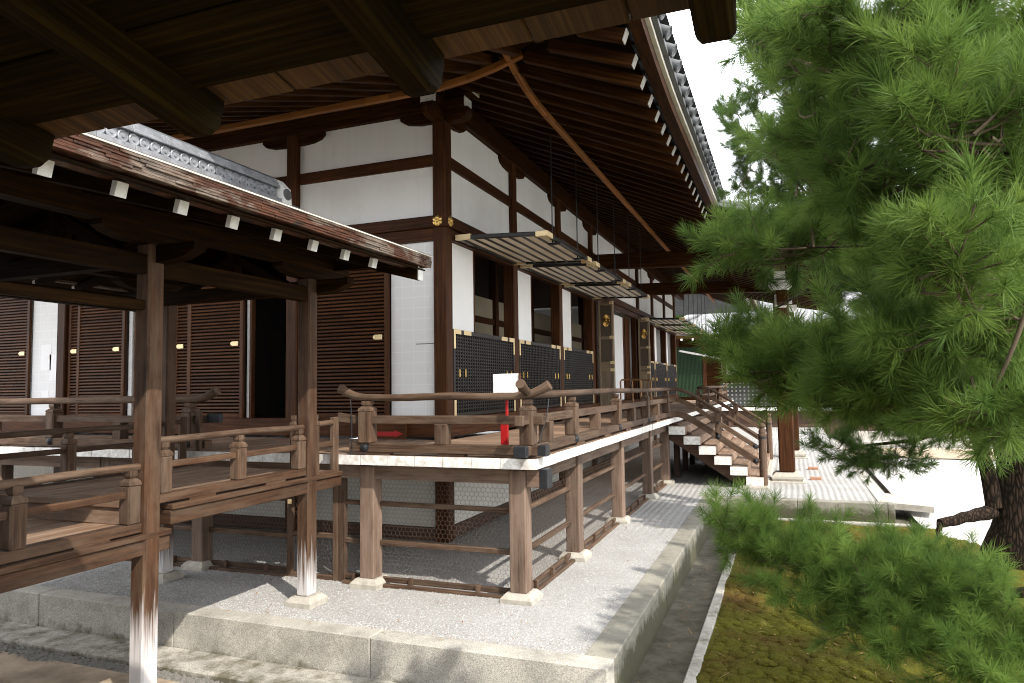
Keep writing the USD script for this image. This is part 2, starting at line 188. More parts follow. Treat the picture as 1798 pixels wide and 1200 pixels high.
class MB:
    def __init__(self): self.v, self.n, self.t = [], [], []
    def raw(self, tri, uv, nrm=None):
        tri = np.asarray(tri, float)
        if nrm is None:
            n = np.cross(tri[:, 1] - tri[:, 0], tri[:, 2] - tri[:, 0]); L = np.linalg.norm(n, axis=1, keepdims=True)
            ok = L[:, 0] > 1e-12; tri, uv, n, L = tri[ok], np.asarray(uv)[ok], n[ok], L[ok]
            nrm = np.repeat((n / L)[:, None], 3, 1)
        self.v.append(tri.reshape(-1, 3)); self.n.append(np.asarray(nrm).reshape(-1, 3)); self.t.append(np.asarray(uv, float).reshape(-1, 2)); return self
    def _loc(self, tri, o, A):
        """flat triangles in the local frame A (rows: length, width, height axes)"""
        n = np.cross(tri[:, 1] - tri[:, 0], tri[:, 2] - tri[:, 0]); a = np.abs(n); d = a.argmax(1)
        off = np.array([RND.random() * 40, RND.random() * 40])
        u = np.where(d[:, None] == 0, tri[:, :, 1] * 0.15, tri[:, :, 0])
        v = np.where(d[:, None] == 2, tri[:, :, 1], tri[:, :, 2] + np.where(d[:, None] == 1, 0.31, 0.0))
        return self.raw(tri @ A + o, np.stack([u, v], -1) + off + d[:, None, None] * 0.37)
    def beam(self, p, q, w, h, c=0.006, upv=(0, 0, 1)):
        p, q = np.asarray(p, float), np.asarray(q, float); x = q - p; L = np.linalg.norm(x); x = x / L
        z = np.asarray(upv, float) - np.dot(upv, x) * x; z /= np.linalg.norm(z); y = np.cross(z, x)
        half = np.array([L, w, h]) / 2; c = min(c, half.min() * 0.45)
        return self._loc((_sg * half - c * _sg * _mk)[CH_F], (p + q) / 2, np.stack([x, y, z]))
    def box(self, x0, x1, y0, y1, z0, z1, c=0.004):
        d = (abs(x1 - x0), abs(y1 - y0), abs(z1 - z0)); k = int(np.argmax(d)); m = [(x0 + x1) / 2, (y0 + y1) / 2, (z0 + z1) / 2]
        a, b = list(m), list(m); lo, hi = (x0, y0, z0), (x1, y1, z1); a[k] = min(lo[k], hi[k]); b[k] = max(lo[k], hi[k])
        if k == 0: return self.beam(a, b, d[1], d[2], c)
        if k == 1: return self.beam(a, b, d[0], d[2], c)
        return self.beam(a, b, d[1], d[0], c, (1, 0, 0))
    def hull(self, pts, axis=(1, 0, 0), upv=(0, 0, 1)):
        pts = np.asarray(pts, float); x = np.asarray(axis, float); x /= np.linalg.norm(x)
        if abs(np.dot(x, upv)) > 0.95: upv = (1, 0, 0) if abs(x[0]) < 0.9 else (0, 1, 0)
        z = np.asarray(upv, float) - np.dot(upv, x) * x; z /= np.linalg.norm(z); A = np.stack([x, np.cross(z, x), z]); o = pts.mean(0)
        h = trimesh.Trimesh((pts - o) @ A.T, process=False).convex_hull
        return self._loc(np.asarray(h.vertices)[h.faces], o, A)
    def prism(self, prof, o, ux, uz, uy, w):
        """profile (list of (a, b)) in the plane of ux, uz, extruded by w along uy, centred; may be concave"""
        import shapely
        m = trimesh.creation.extrude_polygon(shapely.Polygon(prof), w, engine='earcut')
        v = np.asarray(m.vertices) - [0, 0, w / 2]; A = np.stack([np.asarray(ux, float), np.asarray(uz, float), np.asarray(uy, float)])
        f = m.faces if np.dot(np.cross(A[0], A[1]), A[2]) > 0 else m.faces[:, ::-1]
        return self._loc(v[f], np.asarray(o, float), A)
    def tube(self, pts, r, n=12, caps=True, squash=1.0):
        pts = np.asarray(pts, float); r = np.broadcast_to(np.asarray(r, float), (len(pts),))
        T = np.gradient(pts, axis=0); T /= np.linalg.norm(T, axis=1, keepdims=True)
        ref = np.array([0, 0, 1.0]) if abs(T[0][2]) < 0.9 else np.array([1.0, 0, 0])
        a = np.linspace(0, 2 * np.pi, n + 1); P, N = [], []
        for p, t, q in zip(pts, T, r):
            y = np.cross(ref, t); y /= np.linalg.norm(y); z = np.cross(t, y)
            d = np.cos(a)[:, None] * y + np.sin(a)[:, None] * z * squash; P.append(p + q * d); N.append(d / np.linalg.norm(d, axis=1, keepdims=True)); ref = z
        P, N = np.array(P), np.array(N); s = np.r_[0, np.cumsum(np.linalg.norm(np.diff(pts, axis=0), axis=1))] + RND.random() * 40
        vv = a / (2 * np.pi) * 2 * np.pi * r.mean() + RND.random() * 40
        for i in range(len(pts) - 1):
            A, B, C, D = P[i, :-1], P[i, 1:], P[i + 1, 1:], P[i + 1, :-1]; nA, nB, nC, nD = N[i, :-1], N[i, 1:], N[i + 1, 1:], N[i + 1, :-1]
            uA = np.stack([np.full(n, s[i]), vv[:-1]], 1); uB = np.stack([np.full(n, s[i]), vv[1:]], 1); uC = np.stack([np.full(n, s[i + 1]), vv[1:]], 1); uD = np.stack([np.full(n, s[i + 1]), vv[:-1]], 1)
            self.raw(np.stack([A, B, C], 1), np.stack([uA, uB, uC], 1), np.stack([nA, nB, nC], 1)); self.raw(np.stack([A, C, D], 1), np.stack([uA, uC, uD], 1), np.stack([nA, nC, nD], 1))
        if caps:
            for i, sgn in ((0, -1), (-1, 1)):
                ring = P[i, :-1]; c = pts[i]; k = np.arange(n); tri = np.stack([np.repeat(c[None], n, 0), ring, ring[(k + 1) % n]], 1)
                if sgn < 0: tri = tri[:, ::-1]
                self.raw(tri, tri[..., :2] * 0.3)
        return self
    def lathe(self, prof, o, n=16, axis=(0, 0, 1)):
        prof = np.asarray(prof, float); z = np.asarray(axis, float); pts = np.asarray(o, float) + prof[:, 1:2] * z
        x = np.cross([0, 1, 0] if abs(z[1]) < 0.9 else [1, 0, 0], z); x /= np.linalg.norm(x); y = np.cross(z, x); a = np.linspace(0, 2 * np.pi, n + 1)
        P = pts[:, None] + prof[:, :1, None] * (np.cos(a)[:, None] * x + np.sin(a)[:, None] * y)
        for i in range(len(prof) - 1):
            A, B, C, D = P[i, :-1], P[i, 1:], P[i + 1, 1:], P[i + 1, :-1]
            for t in (np.stack([A, B, C], 1), np.stack([A, C, D], 1)):
                self.raw(t, np.stack([t[..., 2], np.arctan2(t[..., 1] - o[1], t[..., 0] - o[0]) * 0.08], -1))
        return self
    def grid(self, P, smooth=True):
        """P (n, m, 3) surface facing the side of cross(dn, dm)"""
        P = np.asarray(P, float); du, dv = np.gradient(P, axis=0), np.gradient(P, axis=1); N = np.cross(du, dv); N /= np.maximum(np.linalg.norm(N, axis=2, keepdims=True), 1e-12)
        A, B, C, D = P[:-1, :-1], P[1:, :-1], P[1:, 1:], P[:-1, 1:]; f = lambda *q: np.stack([x.reshape(-1, 3) for x in q], 1)
        nA, nB, nC, nD = N[:-1, :-1], N[1:, :-1], N[1:, 1:], N[:-1, 1:]
        t1, t2 = f(A, B, C), f(A, C, D)
        self.raw(t1, t1[..., :2], f(nA, nB, nC) if smooth else None); return self.raw(t2, t2[..., :2], f(nA, nC, nD) if smooth else None)

count, origin = {}, {}
def numbered(parent, name):
    k = count.get((parent, name), 0); count[(parent, name)] = k + 1
    return f'{parent}/{name}' + (f'_{k:03d}' if k else '')
def tag(prim, label=None, cat=None, group=None, kind=None):
    for k, v in (('label', label), ('category', cat), ('group', group), ('kind', kind)):
        if v: prim.SetCustomDataByKey(k, v)
def thing(name, label, cat, at, group=None):
    path = numbered('/World', name); x = UsdGeom.Xform.Define(stage, path); x.AddTranslateOp().Set(Gf.Vec3d(*at)); origin[path] = np.array(at, float)
    tag(x.GetPrim(), label, cat, group); return path
def put(name, mb, m, parent=None, label=None, kind=None, cat=None):
    path = numbered(parent or '/World', name); top = '/'.join(path.split('/')[:3]); o = origin.get(top, np.zeros(3))
    v, n, t = np.concatenate(mb.v) - o, np.concatenate(mb.n), np.concatenate(mb.t)
    g = UsdGeom.Mesh.Define(stage, path); k = len(v)
    g.CreatePointsAttr(Vt.Vec3fArray.FromNumpy(v.astype(np.float32))); g.CreateNormalsAttr(Vt.Vec3fArray.FromNumpy(n.astype(np.float32))); g.SetNormalsInterpolation('vertex')
    g.CreateFaceVertexCountsAttr(Vt.IntArray.FromNumpy(np.full(k // 3, 3, np.int32))); g.CreateFaceVertexIndicesAttr(Vt.IntArray.FromNumpy(np.arange(k, dtype=np.int32))); g.CreateSubdivisionSchemeAttr('none')
    UsdGeom.PrimvarsAPI(g).CreatePrimvar('st', Sdf.ValueTypeNames.TexCoord2fArray, 'vertex').Set(Vt.Vec2fArray.FromNumpy(t.astype(np.float32)))
    UsdShade.MaterialBindingAPI.Apply(g.GetPrim()).Bind(m); tag(g.GetPrim(), label, cat, None, kind); return path
def box(*a, c=0.004): return MB().box(*a, c=c)
def beam(*a, **k): return MB().beam(*a, **k)
def scatter(name, parent, protos, pos, quat, scale, ids, kind='stuff'):
    """one PointInstancer part; protos: list of (MB, material)"""
    path = numbered(parent, name); pi = UsdGeom.PointInstancer.Define(stage, path); targets = []
    for i, (mb, m) in enumerate(protos):
        q = put('piece', mb, m, path) if False else None
        p = f'{path}/piece_{i:03d}'; g = UsdGeom.Mesh.Define(stage, p); v, n = np.concatenate(mb.v), np.concatenate(mb.n)
        g.CreatePointsAttr(Vt.Vec3fArray.FromNumpy(v.astype(np.float32))); g.CreateNormalsAttr(Vt.Vec3fArray.FromNumpy(n.astype(np.float32))); g.SetNormalsInterpolation('vertex')
        g.CreateFaceVertexCountsAttr(Vt.IntArray.FromNumpy(np.full(len(v) // 3, 3, np.int32))); g.CreateFaceVertexIndicesAttr(Vt.IntArray.FromNumpy(np.arange(len(v), dtype=np.int32))); g.CreateSubdivisionSchemeAttr('none')
        UsdShade.MaterialBindingAPI.Apply(g.GetPrim()).Bind(m); targets.append(p)
    pi.CreatePrototypesRel().SetTargets(targets); o = origin.get('/'.join(path.split('/')[:3]), np.zeros(3))
    pi.CreatePositionsAttr(Vt.Vec3fArray.FromNumpy((np.asarray(pos) - o).astype(np.float32)))
    pi.CreateOrientationsAttr(Vt.QuathArray([Gf.Quath(float(a), float(b), float(c), float(d)) for a, b, c, d in quat]))
    pi.CreateScalesAttr(Vt.Vec3fArray.FromNumpy(np.asarray(scale).astype(np.float32))); pi.CreateProtoIndicesAttr(Vt.IntArray.FromNumpy(np.asarray(ids, np.int32)))
    tag(pi.GetPrim(), None, None, None, kind); return path
def quats(d, spin):
    """unit quaternions (w, x, y, z) that turn +z to the directions d after a spin about z"""
    d = d / np.linalg.norm(d, axis=1, keepdims=True); w = 1 + d[:, 2]; q = np.stack([w, -d[:, 1], d[:, 0], np.zeros(len(d))], 1)
    bad = w < 1e-4; q[bad] = [0, 1, 0, 0]; q /= np.linalg.norm(q, axis=1, keepdims=True)
    s = np.stack([np.cos(spin / 2), 0 * spin, 0 * spin, np.sin(spin / 2)], 1); a, b = q, s
    return np.stack([a[:, 0] * b[:, 0] - a[:, 3] * b[:, 3], a[:, 1] * b[:, 0] + a[:, 2] * b[:, 3], a[:, 2] * b[:, 0] - a[:, 1] * b[:, 3], a[:, 0] * b[:, 3] + a[:, 3] * b[:, 0]], 1)
def struct(name, mb, m, kind='structure', label=None): return put(name, mb, m, None, label, kind)

# ------------------------------------------------------------------ the ground
X0, Y0 = -3.5, 7.0                         # east and south faces of the hall posts
def sheet(x0, x1, y0, y1, z, nx, ny, amp=0.0, sc=1.0, seed=0, extra=None):
    X, Y = np.meshgrid(np.linspace(x0, x1, nx), np.linspace(y0, y1, ny), indexing='ij'); Z = np.full_like(X, z)
    if amp: Z = Z + amp * (meshkit.fbm(np.stack([X * sc, Y * sc, 0 * X], -1), 4, seed) - 0.5) * 2
    if extra is not None: Z = Z + extra(X, Y)
    return MB().grid(np.stack([X, Y, Z], -1))
struct('garden_ground', sheet(-400, 400, -400, 400, -0.40, 5, 5), COURT)
struct('dirt_ground', sheet(-16, -0.70, -6, 3.78, -0.285, 90, 60, 0.03, 1.2, 3), DIRT)
def rake(X, Y):
    m = np.clip((Y - 7.0) / 2.0, 0, 1) * np.clip((X + 2.15) / 0.25, 0, 1)
    wob = 0.05 * meshkit.noise(np.stack([X * 0.8, Y * 0.8, 0 * X], -1), 5)
    return m * (0.0015 + 0.003 * meshkit.noise(np.stack([X * 1.3, Y * 0.9, 0 * X], -1), 6)) * np.sin(2 * np.pi * (X + wob) / 0.088)
GB = struct('gravel_bed', MB(), GRAVEL) if False else None
g = sheet(-14, -2.2, 4.40, 30, 0.0, 60, 80, 0.010, 1.7, 1)
e = sheet(-2.2, -1.255, 4.40, 30, 0.0, 90, 180, 0.008, 1.7, 1, rake)
k = sheet(-1.255, 1.13, 11.28, 30, 0.0, 230, 120, 0.008, 1.7, 1, rake)
for q in (e, k): g.v += q.v; g.n += q.n; g.t += q.t
GB = struct('gravel_bed', g, GRAVEL, label='raked pale gravel bed round the hall')
# pebbles that lie on the nearest gravel
ico = trimesh.creation.icosphere(1); protos = []
for s in range(4):
    v = np.array(ico.vertices) * (1 + 0.28 * (meshkit.noise(np.array(ico.vertices) * 1.7 + 9 * s, s)[:, None] - 0.5)) * [1.0, 0.8, 0.6]; protos.append((MB().raw(v[ico.faces], np.zeros((len(ico.faces), 3, 2))), PEBBLE))
n = 42000
px, py = NP.uniform(-6.3, -1.27, n), 4.42 + NP.random(n) ** 1.6 * 5.2
pz = 0.010 * (meshkit.fbm(np.stack([px * 1.7, py * 1.7, 0 * px], -1), 4, 1) - 0.5) * 2
dirs = NP.normal(size=(n, 3)) * 0.35 + [0, 0, 1]
scatter('loose_pebble', GB, protos, np.stack([px, py, pz + 0.002], 1), quats(dirs, NP.uniform(0, 6.28, n)), NP.uniform(0.003, 0.0068, n)[:, None] * np.ones(3), NP.integers(0, 4, n))
def kerb(parent, a, b, w, z0, z1, step, m, along):
    """kerb stones laid end to end from a to b; w = (inner, outer) across"""
    t = a; sgn = 1 if b > a else -1
    while (b - t) * sgn > 0.05:
        L = min(step * (0.85 + 0.3 * RND.random()), abs(b - t)); u = t + sgn * L; dz = RND.uniform(-0.002, 0.002); j = 0.0015
        lo, hi = min(t, u) + j, max(t, u) - j
        mb = box(w[0], w[1], lo, hi, z0, z1 + dz, c=0.008) if along == 'y' else box(lo, hi, w[0], w[1], z0, z1 + dz, c=0.008)
        put('kerb_stone', mb, m, parent); t = u
kerb(GB, -1.07, -16, (4.24, 4.42), -0.42, 0.012, 1.75, KERB, 'x')
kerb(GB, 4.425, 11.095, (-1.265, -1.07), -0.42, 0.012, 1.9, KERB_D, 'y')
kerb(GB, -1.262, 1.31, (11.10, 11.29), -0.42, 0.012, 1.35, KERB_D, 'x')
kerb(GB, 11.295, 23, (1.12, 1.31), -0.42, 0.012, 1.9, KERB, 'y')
L1 = struct('lower_ledge', box(-16, -1.08, 3.92, 4.236, -0.45, -0.252, c=0.01), KERB, label='low stone ledge along the foot of the south kerb')
struct('gutter_bed', sheet(-16, -1.0, 3.74, 3.93, -0.30, 80, 4, 0.012, 6, 4), DITCH)
n = 3000; px, py = NP.uniform(-7, -3.2, n), NP.uniform(3.74, 3.91, n)
PEB2 = plain('gutter_stone', (0.19, 0.18, 0.16), 0.9, var=0.4, scale=30)
scatter('gutter_stone', '/World/gutter_bed', [(q[0], PEB2) for q in protos], np.stack([px, py, np.full(n, -0.292)], 1), quats(NP.normal(size=(n, 3)) * 0.4 + [0, 0, 1], NP.uniform(0, 6, n)), NP.uniform(0.010, 0.024, n)[:, None] * np.ones(3), NP.integers(0, 4, n))
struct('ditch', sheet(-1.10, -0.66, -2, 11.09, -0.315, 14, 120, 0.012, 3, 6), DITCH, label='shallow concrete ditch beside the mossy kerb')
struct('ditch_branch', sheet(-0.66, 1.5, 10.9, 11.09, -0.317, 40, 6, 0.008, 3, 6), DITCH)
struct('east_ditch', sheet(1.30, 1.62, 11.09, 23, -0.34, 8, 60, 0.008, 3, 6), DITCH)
MG = struct('moss_ground', sheet(-0.64, 1.75, -1.0, 10.82, -0.245, 60, 200, 0.035, 1.1, 8), MOSS, label='mossy ground under the pines, brown and yellow green')
sheet2 = lambda pts, z, amp, seed: None
def island(poly, z, m, name, amp=0.03, seed=8, **kw):
    import shapely
    from shapely import contains_xy
    P = shapely.Polygon(poly); x0, y0, x1, y1 = P.bounds; nx, ny = int((x1 - x0) / 0.08), int((y1 - y0) / 0.08)
    X, Y = np.meshgrid(np.linspace(x0, x1, nx), np.linspace(y0, y1, ny), indexing='ij'); Z = z + amp * (meshkit.fbm(np.stack([X * 1.1, Y * 1.1, 0 * X], -1), 4, seed) - 0.5) * 2 + kw.get('extra', lambda a, b: 0)(X, Y)
    G = np.stack([X, Y, Z], -1); A, B, C, D = G[:-1, :-1], G[1:, :-1], G[1:, 1:], G[:-1, 1:]; cc = (A + C) / 2; ok = contains_xy(P, cc[..., 0], cc[..., 1])
    t = np.concatenate([np.stack([A[ok], B[ok], C[ok]], 1), np.stack([A[ok], C[ok], D[ok]], 1)]); return struct(name, MB().raw(t, t[..., :2]), m)
root = lambda X, Y: 0.16 * np.exp(-((X - 1.95) ** 2 + (Y - 8.5) ** 2) / 0.5)
island([(1.70, -1), (6, -1), (6, 5), (3.6, 7.6), (2.25, 9.6), (1.70, 10.5)], -0.248, MOSS, 'moss_bank', extra=root)
kerb(MG, -0.5, 10.9, (-0.71, -0.63), -0.42, -0.225, 1.5, KERB, 'y')
kerb(MG, -0.62, 1.45, (10.83, 10.93), -0.42, -0.215, 1.2, KERB, 'x')
COURT_P = struct('gravel_court', sheet(1.62, 60, 9.5, 90, -0.262, 60, 60, 0.02, 0.5, 9), COURT, label='white sunlit gravel court beyond the ditch')
def ground_z(x, y): return -0.245 + 0.035 * (meshkit.fbm(np.stack([x * 1.1, y * 1.1, 0 * x], -1), 4, 8) - 0.5) * 2
n = 9000; px, py = NP.uniform(-0.6, 1.7, n), 3.9 + NP.random(n) * 6.8
keep = meshkit.fbm(np.stack([px * 2, py * 2, 0 * px], -1), 3, 21) > 0.40; px, py = px[keep], py[keep]; n = len(px); i2 = trimesh.creation.icosphere(2); cush = []
for q in range(3):
    v = np.array(i2.vertices); v = v * (1 + 0.35 * (meshkit.fbm(v * 3.5 + 7 * q, 3, q)[:, None] - 0.5)) * [1, 1, 0.42]; m = trimesh.Trimesh(v, i2.faces, process=False); cush.append((MB().raw(v[i2.faces], np.zeros((len(i2.faces), 3, 2)), np.asarray(m.vertex_normals)[i2.faces]), MOSS))
scatter('moss_cushion', MG, cush, np.stack([px, py, ground_z(px, py) - 0.004], 1), quats(np.tile([0.0, 0, 1], (n, 1)) + NP.normal(size=(n, 3)) * 0.1, NP.uniform(0, 6.28, n)), (0.015 + 0.05 * NP.random(n) ** 2.5)[:, None] * np.ones(3), NP.integers(0, 3, n))
# fallen leaves and needles
DEAD = mat('dead_leaf', {'o': ('object_info', {}), 'r': ('rgb_ramp', {'ramp': [(0.0, (0.20, 0.08, 0.03)), (0.5, (0.30, 0.17, 0.07)), (1.0, (0.42, 0.30, 0.15))]}), 'p': ('principled_bsdf', {'roughness': 0.8})}, [('o.random', 'r.fac'), ('r.color', 'p.base_color')])
lf = MB().raw([[(-1, 0, 0), (0, -0.42, 0.12), (1, 0, 0.05)], [(-1, 0, 0), (1, 0, 0.05), (0, 0.42, 0.15)]], np.zeros((2, 3, 2))); nd = MB().raw([[(-1, -0.02, 0), (1, -0.02, 0.02), (1, 0.02, 0.02)], [(-1, -0.02, 0), (1, 0.02, 0.02), (-1, 0.02, 0)]], np.zeros((2, 3, 2)))
n = 420; px, py = NP.uniform(-6, -1.3, n), 4.3 + NP.random(n) ** 1.5 * 9; m2 = 1500; qx, qy = NP.uniform(-1.0, 1.6, m2), NP.uniform(4, 10.6, m2)
lz = np.where(qx < -0.62, -0.305, ground_z(qx, qy) + 0.016); ax, ay, az = np.r_[px, qx], np.r_[py, qy], np.r_[np.full(n, 0.013), lz]; k = n + m2; needle = np.r_[np.zeros(n), NP.random(m2) < 0.75].astype(int)
scatter('fallen_leaf', GB, [(lf, DEAD), (nd, DEAD)], np.stack([ax, ay, az], 1), quats(NP.normal(size=(k, 3)) * 0.25 + [0, 0, 1], NP.uniform(0, 6.28, k)), np.where(needle, NP.uniform(0.03, 0.055, k), NP.uniform(0.008, 0.018, k))[:, None] * np.ones(3), needle)

# ------------------------------------------------------------------ the temple hall
H = thing('temple_hall', 'large dark timber temple hall with white plaster walls and deep eaves', 'temple hall', (X0, Y0, 0))
PS = 0.165
EY = [7.0825, 9.18, 11.29, 13.40, 18.00, 20.10, 22.20, 24.30]
SX = [-3.5825, -5.61, -7.64, -9.62, -11.6, -13.6]
def e_post(y): return box(X0 - PS, X0, y - PS / 2, y + PS / 2, 0.02, 4.86, c=0.012)
for y in EY: put('post', e_post(y), W_HALL, H)
for x in SX[1:]: put('post', box(x - PS / 2, x + PS / 2, Y0, Y0 + PS, 0.02, 4.86, c=0.012), W_HALL, H)
xe, ys = X0 - 0.055, Y0 + 0.055                       # wall planes
spans_e = list(zip(EY[:-1], EY[1:])); spans_s = list(zip(SX[:-1], SX[1:])); hp = PS / 2
def ebar(y0, y1, z0, z1, d0, d1): return box(X0 - d1, X0 - d0, y0, y1, z0, z1)
def sbar(x0, x1, z0, z1, d0, d1): return box(x0, x1, Y0 + d0, Y0 + d1, z0, z1)
for a, b in spans_e:
    for z0, z1 in ((3.64, 4.235), (4.365, 4.85)): put('plaster_wall', ebar(a + hp - 0.01, b - hp + 0.01, z0 - 0.01, z1 + 0.01, 0.06, 0.11), PLASTER, H)
    put('tie_beam', ebar(a + hp - 0.004, b - hp + 0.004, 4.232, 4.368, 0.03, 0.13), W_HALL, H)
    put('plinth_wall', ebar(a + hp, b - hp, 0.16, 1.08, 0.07, 0.12), PLASTER_LOW, H); put('ground_beam', ebar(a + hp, b - hp, 0.03, 0.17, 0.03, 0.14), W_BASE, H)
for b, a in spans_s:
    for z0, z1 in ((3.64, 4.235), (4.365, 4.85)): put('plaster_wall', sbar(a + hp - 0.01, b - hp + 0.01, z0 - 0.01, z1 + 0.01, 0.06, 0.11), PLASTER, H)
    put('tie_beam', sbar(a + hp - 0.004, b - hp + 0.004, 4.232, 4.368, 0.03, 0.13), W_HALL, H)
    put('plinth_wall', sbar(a + hp, b - hp, 0.16, 1.08, 0.07, 0.12), PLASTER_LOW, H); put('ground_beam', sbar(a + hp, b - hp, 0.03, 0.17, 0.03, 0.14), W_BASE, H)
# sill beams and the long lintel beams that clasp the posts
put('lintel_beam', box(X0 - 0.02, X0 + 0.035, Y0 - 0.036, EY[-1] + 0.1, 3.51, 3.64), W_HALL, H); put('lintel_beam', box(SX[-1], X0 + 0.034, Y0 - 0.037, Y0 + 0.02, 3.511, 3.641), W_HALL, H)
put('door_head', box(X0 - 0.12, X0 - 0.012, Y0 + PS, EY[-1], 3.39, 3.51), W_HALL, H); put('door_head', box(SX[-1], X0 - PS, Y0 + 0.012, Y0 + 0.13, 3.375, 3.51), W_HALL, H)
put('sill_beam', box(X0 - 0.10, X0 + 0.03, Y0 - 0.031, EY[-1] + 0.1, 1.165, 1.37), W_HALL, H); put('sill_beam', box(SX[-1], X0 + 0.029, Y0 - 0.032, Y0 + 0.10, 1.166, 1.371), W_HALL, H)
def nailcover(o, axis):
    """six-lobed gilt nail cover"""
    mb = MB(); ax = np.array(axis, float); u = np.cross([0, 0, 1], ax); z = np.array([0, 0, 1.0]); o = np.array(o, float)
    for k in range(6):
        a = k * math.pi / 3 + 0.52; c = o + 0.034 * (math.cos(a) * u + math.sin(a) * z); mb.lathe([(0.030, 0), (0.026, 0.008), (0.012, 0.014), (0, 0.015)], c, 8, ax)
    mb.lathe([(0.024, 0.008), (0.02, 0.022), (0.008, 0.03), (0, 0.031)], o, 10, ax); return mb
put('nail_cover', nailcover((X0 - 0.085, Y0 - 0.037, 3.576), (0, -1, 0)), GOLD, H); put('nail_cover', nailcover((X0 + 0.035, Y0 + 0.05, 3.576), (1, 0, 0)), GOLD, H)
sb = MB().lathe([(0.05, 0), (0.05, 0.012), (0.03, 0.02), (0.012, 0.03), (0, 0.031)], (X0 - 0.06, Y0 - 0.032, 1.265), 16, (0, -1, 0)); put('sill_boss', sb, GOLDP, H)
# bearing blocks, brackets and wall plates
def boat(o, ux, L=0.92):
    a = L / 2; prof = [(-a, 0.13), (-a, 0.085), (-a + 0.05, 0.04), (-a + 0.16, 0.01), (-a + 0.28, 0), (a - 0.28, 0), (a - 0.16, 0.01), (a - 0.05, 0.04), (a, 0.085), (a, 0.13)]
    uy = np.cross([0, 0, 1.0], ux); return MB().prism(prof, o, ux, (0, 0, 1), uy, 0.135)
for y in EY[1:]: put('boat_bracket', boat((X0 - 0.08, y, 4.722), (0, 1, 0)), W_EAVE, H)
for x in SX[1:]: put('boat_bracket', boat((x, Y0 + 0.08, 4.722), (1, 0, 0)), W_EAVE, H)
put('boat_bracket', MB().prism([(-0.5, 0.13), (-0.5, 0.08), (-0.42, 0.03), (-0.25, 0.0), (0.26, 0.0), (0.33, 0.03), (0.36, 0.08), (0.36, 0.13)], (X0 - 0.08, Y0 + 0.08, 4.72), (1, 0, 0), (0, 0, 1), (0, 1, 0), 0.15), W_EAVE, H)
put('boat_bracket', MB().prism([(-0.36, 0.13), (-0.36, 0.08), (-0.33, 0.03), (-0.26, 0.0), (0.25, 0.0), (0.42, 0.03), (0.5, 0.08), (0.5, 0.13)], (X0 - 0.08, Y0 + 0.08, 4.721), (0, 1, 0), (0, 0, 1), (-1, 0, 0), 0.151), W_EAVE, H)
put('wall_plate', box(X0 - 0.165, X0 + 0.005, Y0 - 0.012, 26.7, 4.853, 5.14, c=0.01), W_EAVE, H); put('wall_plate', box(-14.5, X0 + 0.012, Y0 - 0.004, Y0 + 0.165, 4.855, 5.141, c=0.01), W_EAVE, H)
for dx, dy in ((0.0, -1), (1, 0.0)):
    for k, (z0, z1, out) in enumerate(((4.852, 4.965, 0.25), (4.985, 5.10, 0.35))):
        c = np.array([X0 - 0.08, Y0 + 0.08]); p = c + np.array([dx, dy]) * (out + 0.075)
        put('beam_nose', box(p[0] - (0.093 if dy else 0.0), p[0] + (0.093 if dy else 0.012), p[1] - (0.012 if dy else 0.093), p[1] + (0.0 if dy else 0.093), z0, z1, c=0.008), WHITE2, H, label='white painted end of a beam at the roof corner')
        q = c + np.array([dx, dy]) * 0.09; put('corner_beam', beam((*q, (z0 + z1) / 2), (*p, (z0 + z1) / 2), 0.18, z1 - z0 - 0.004), W_EAVE, H)
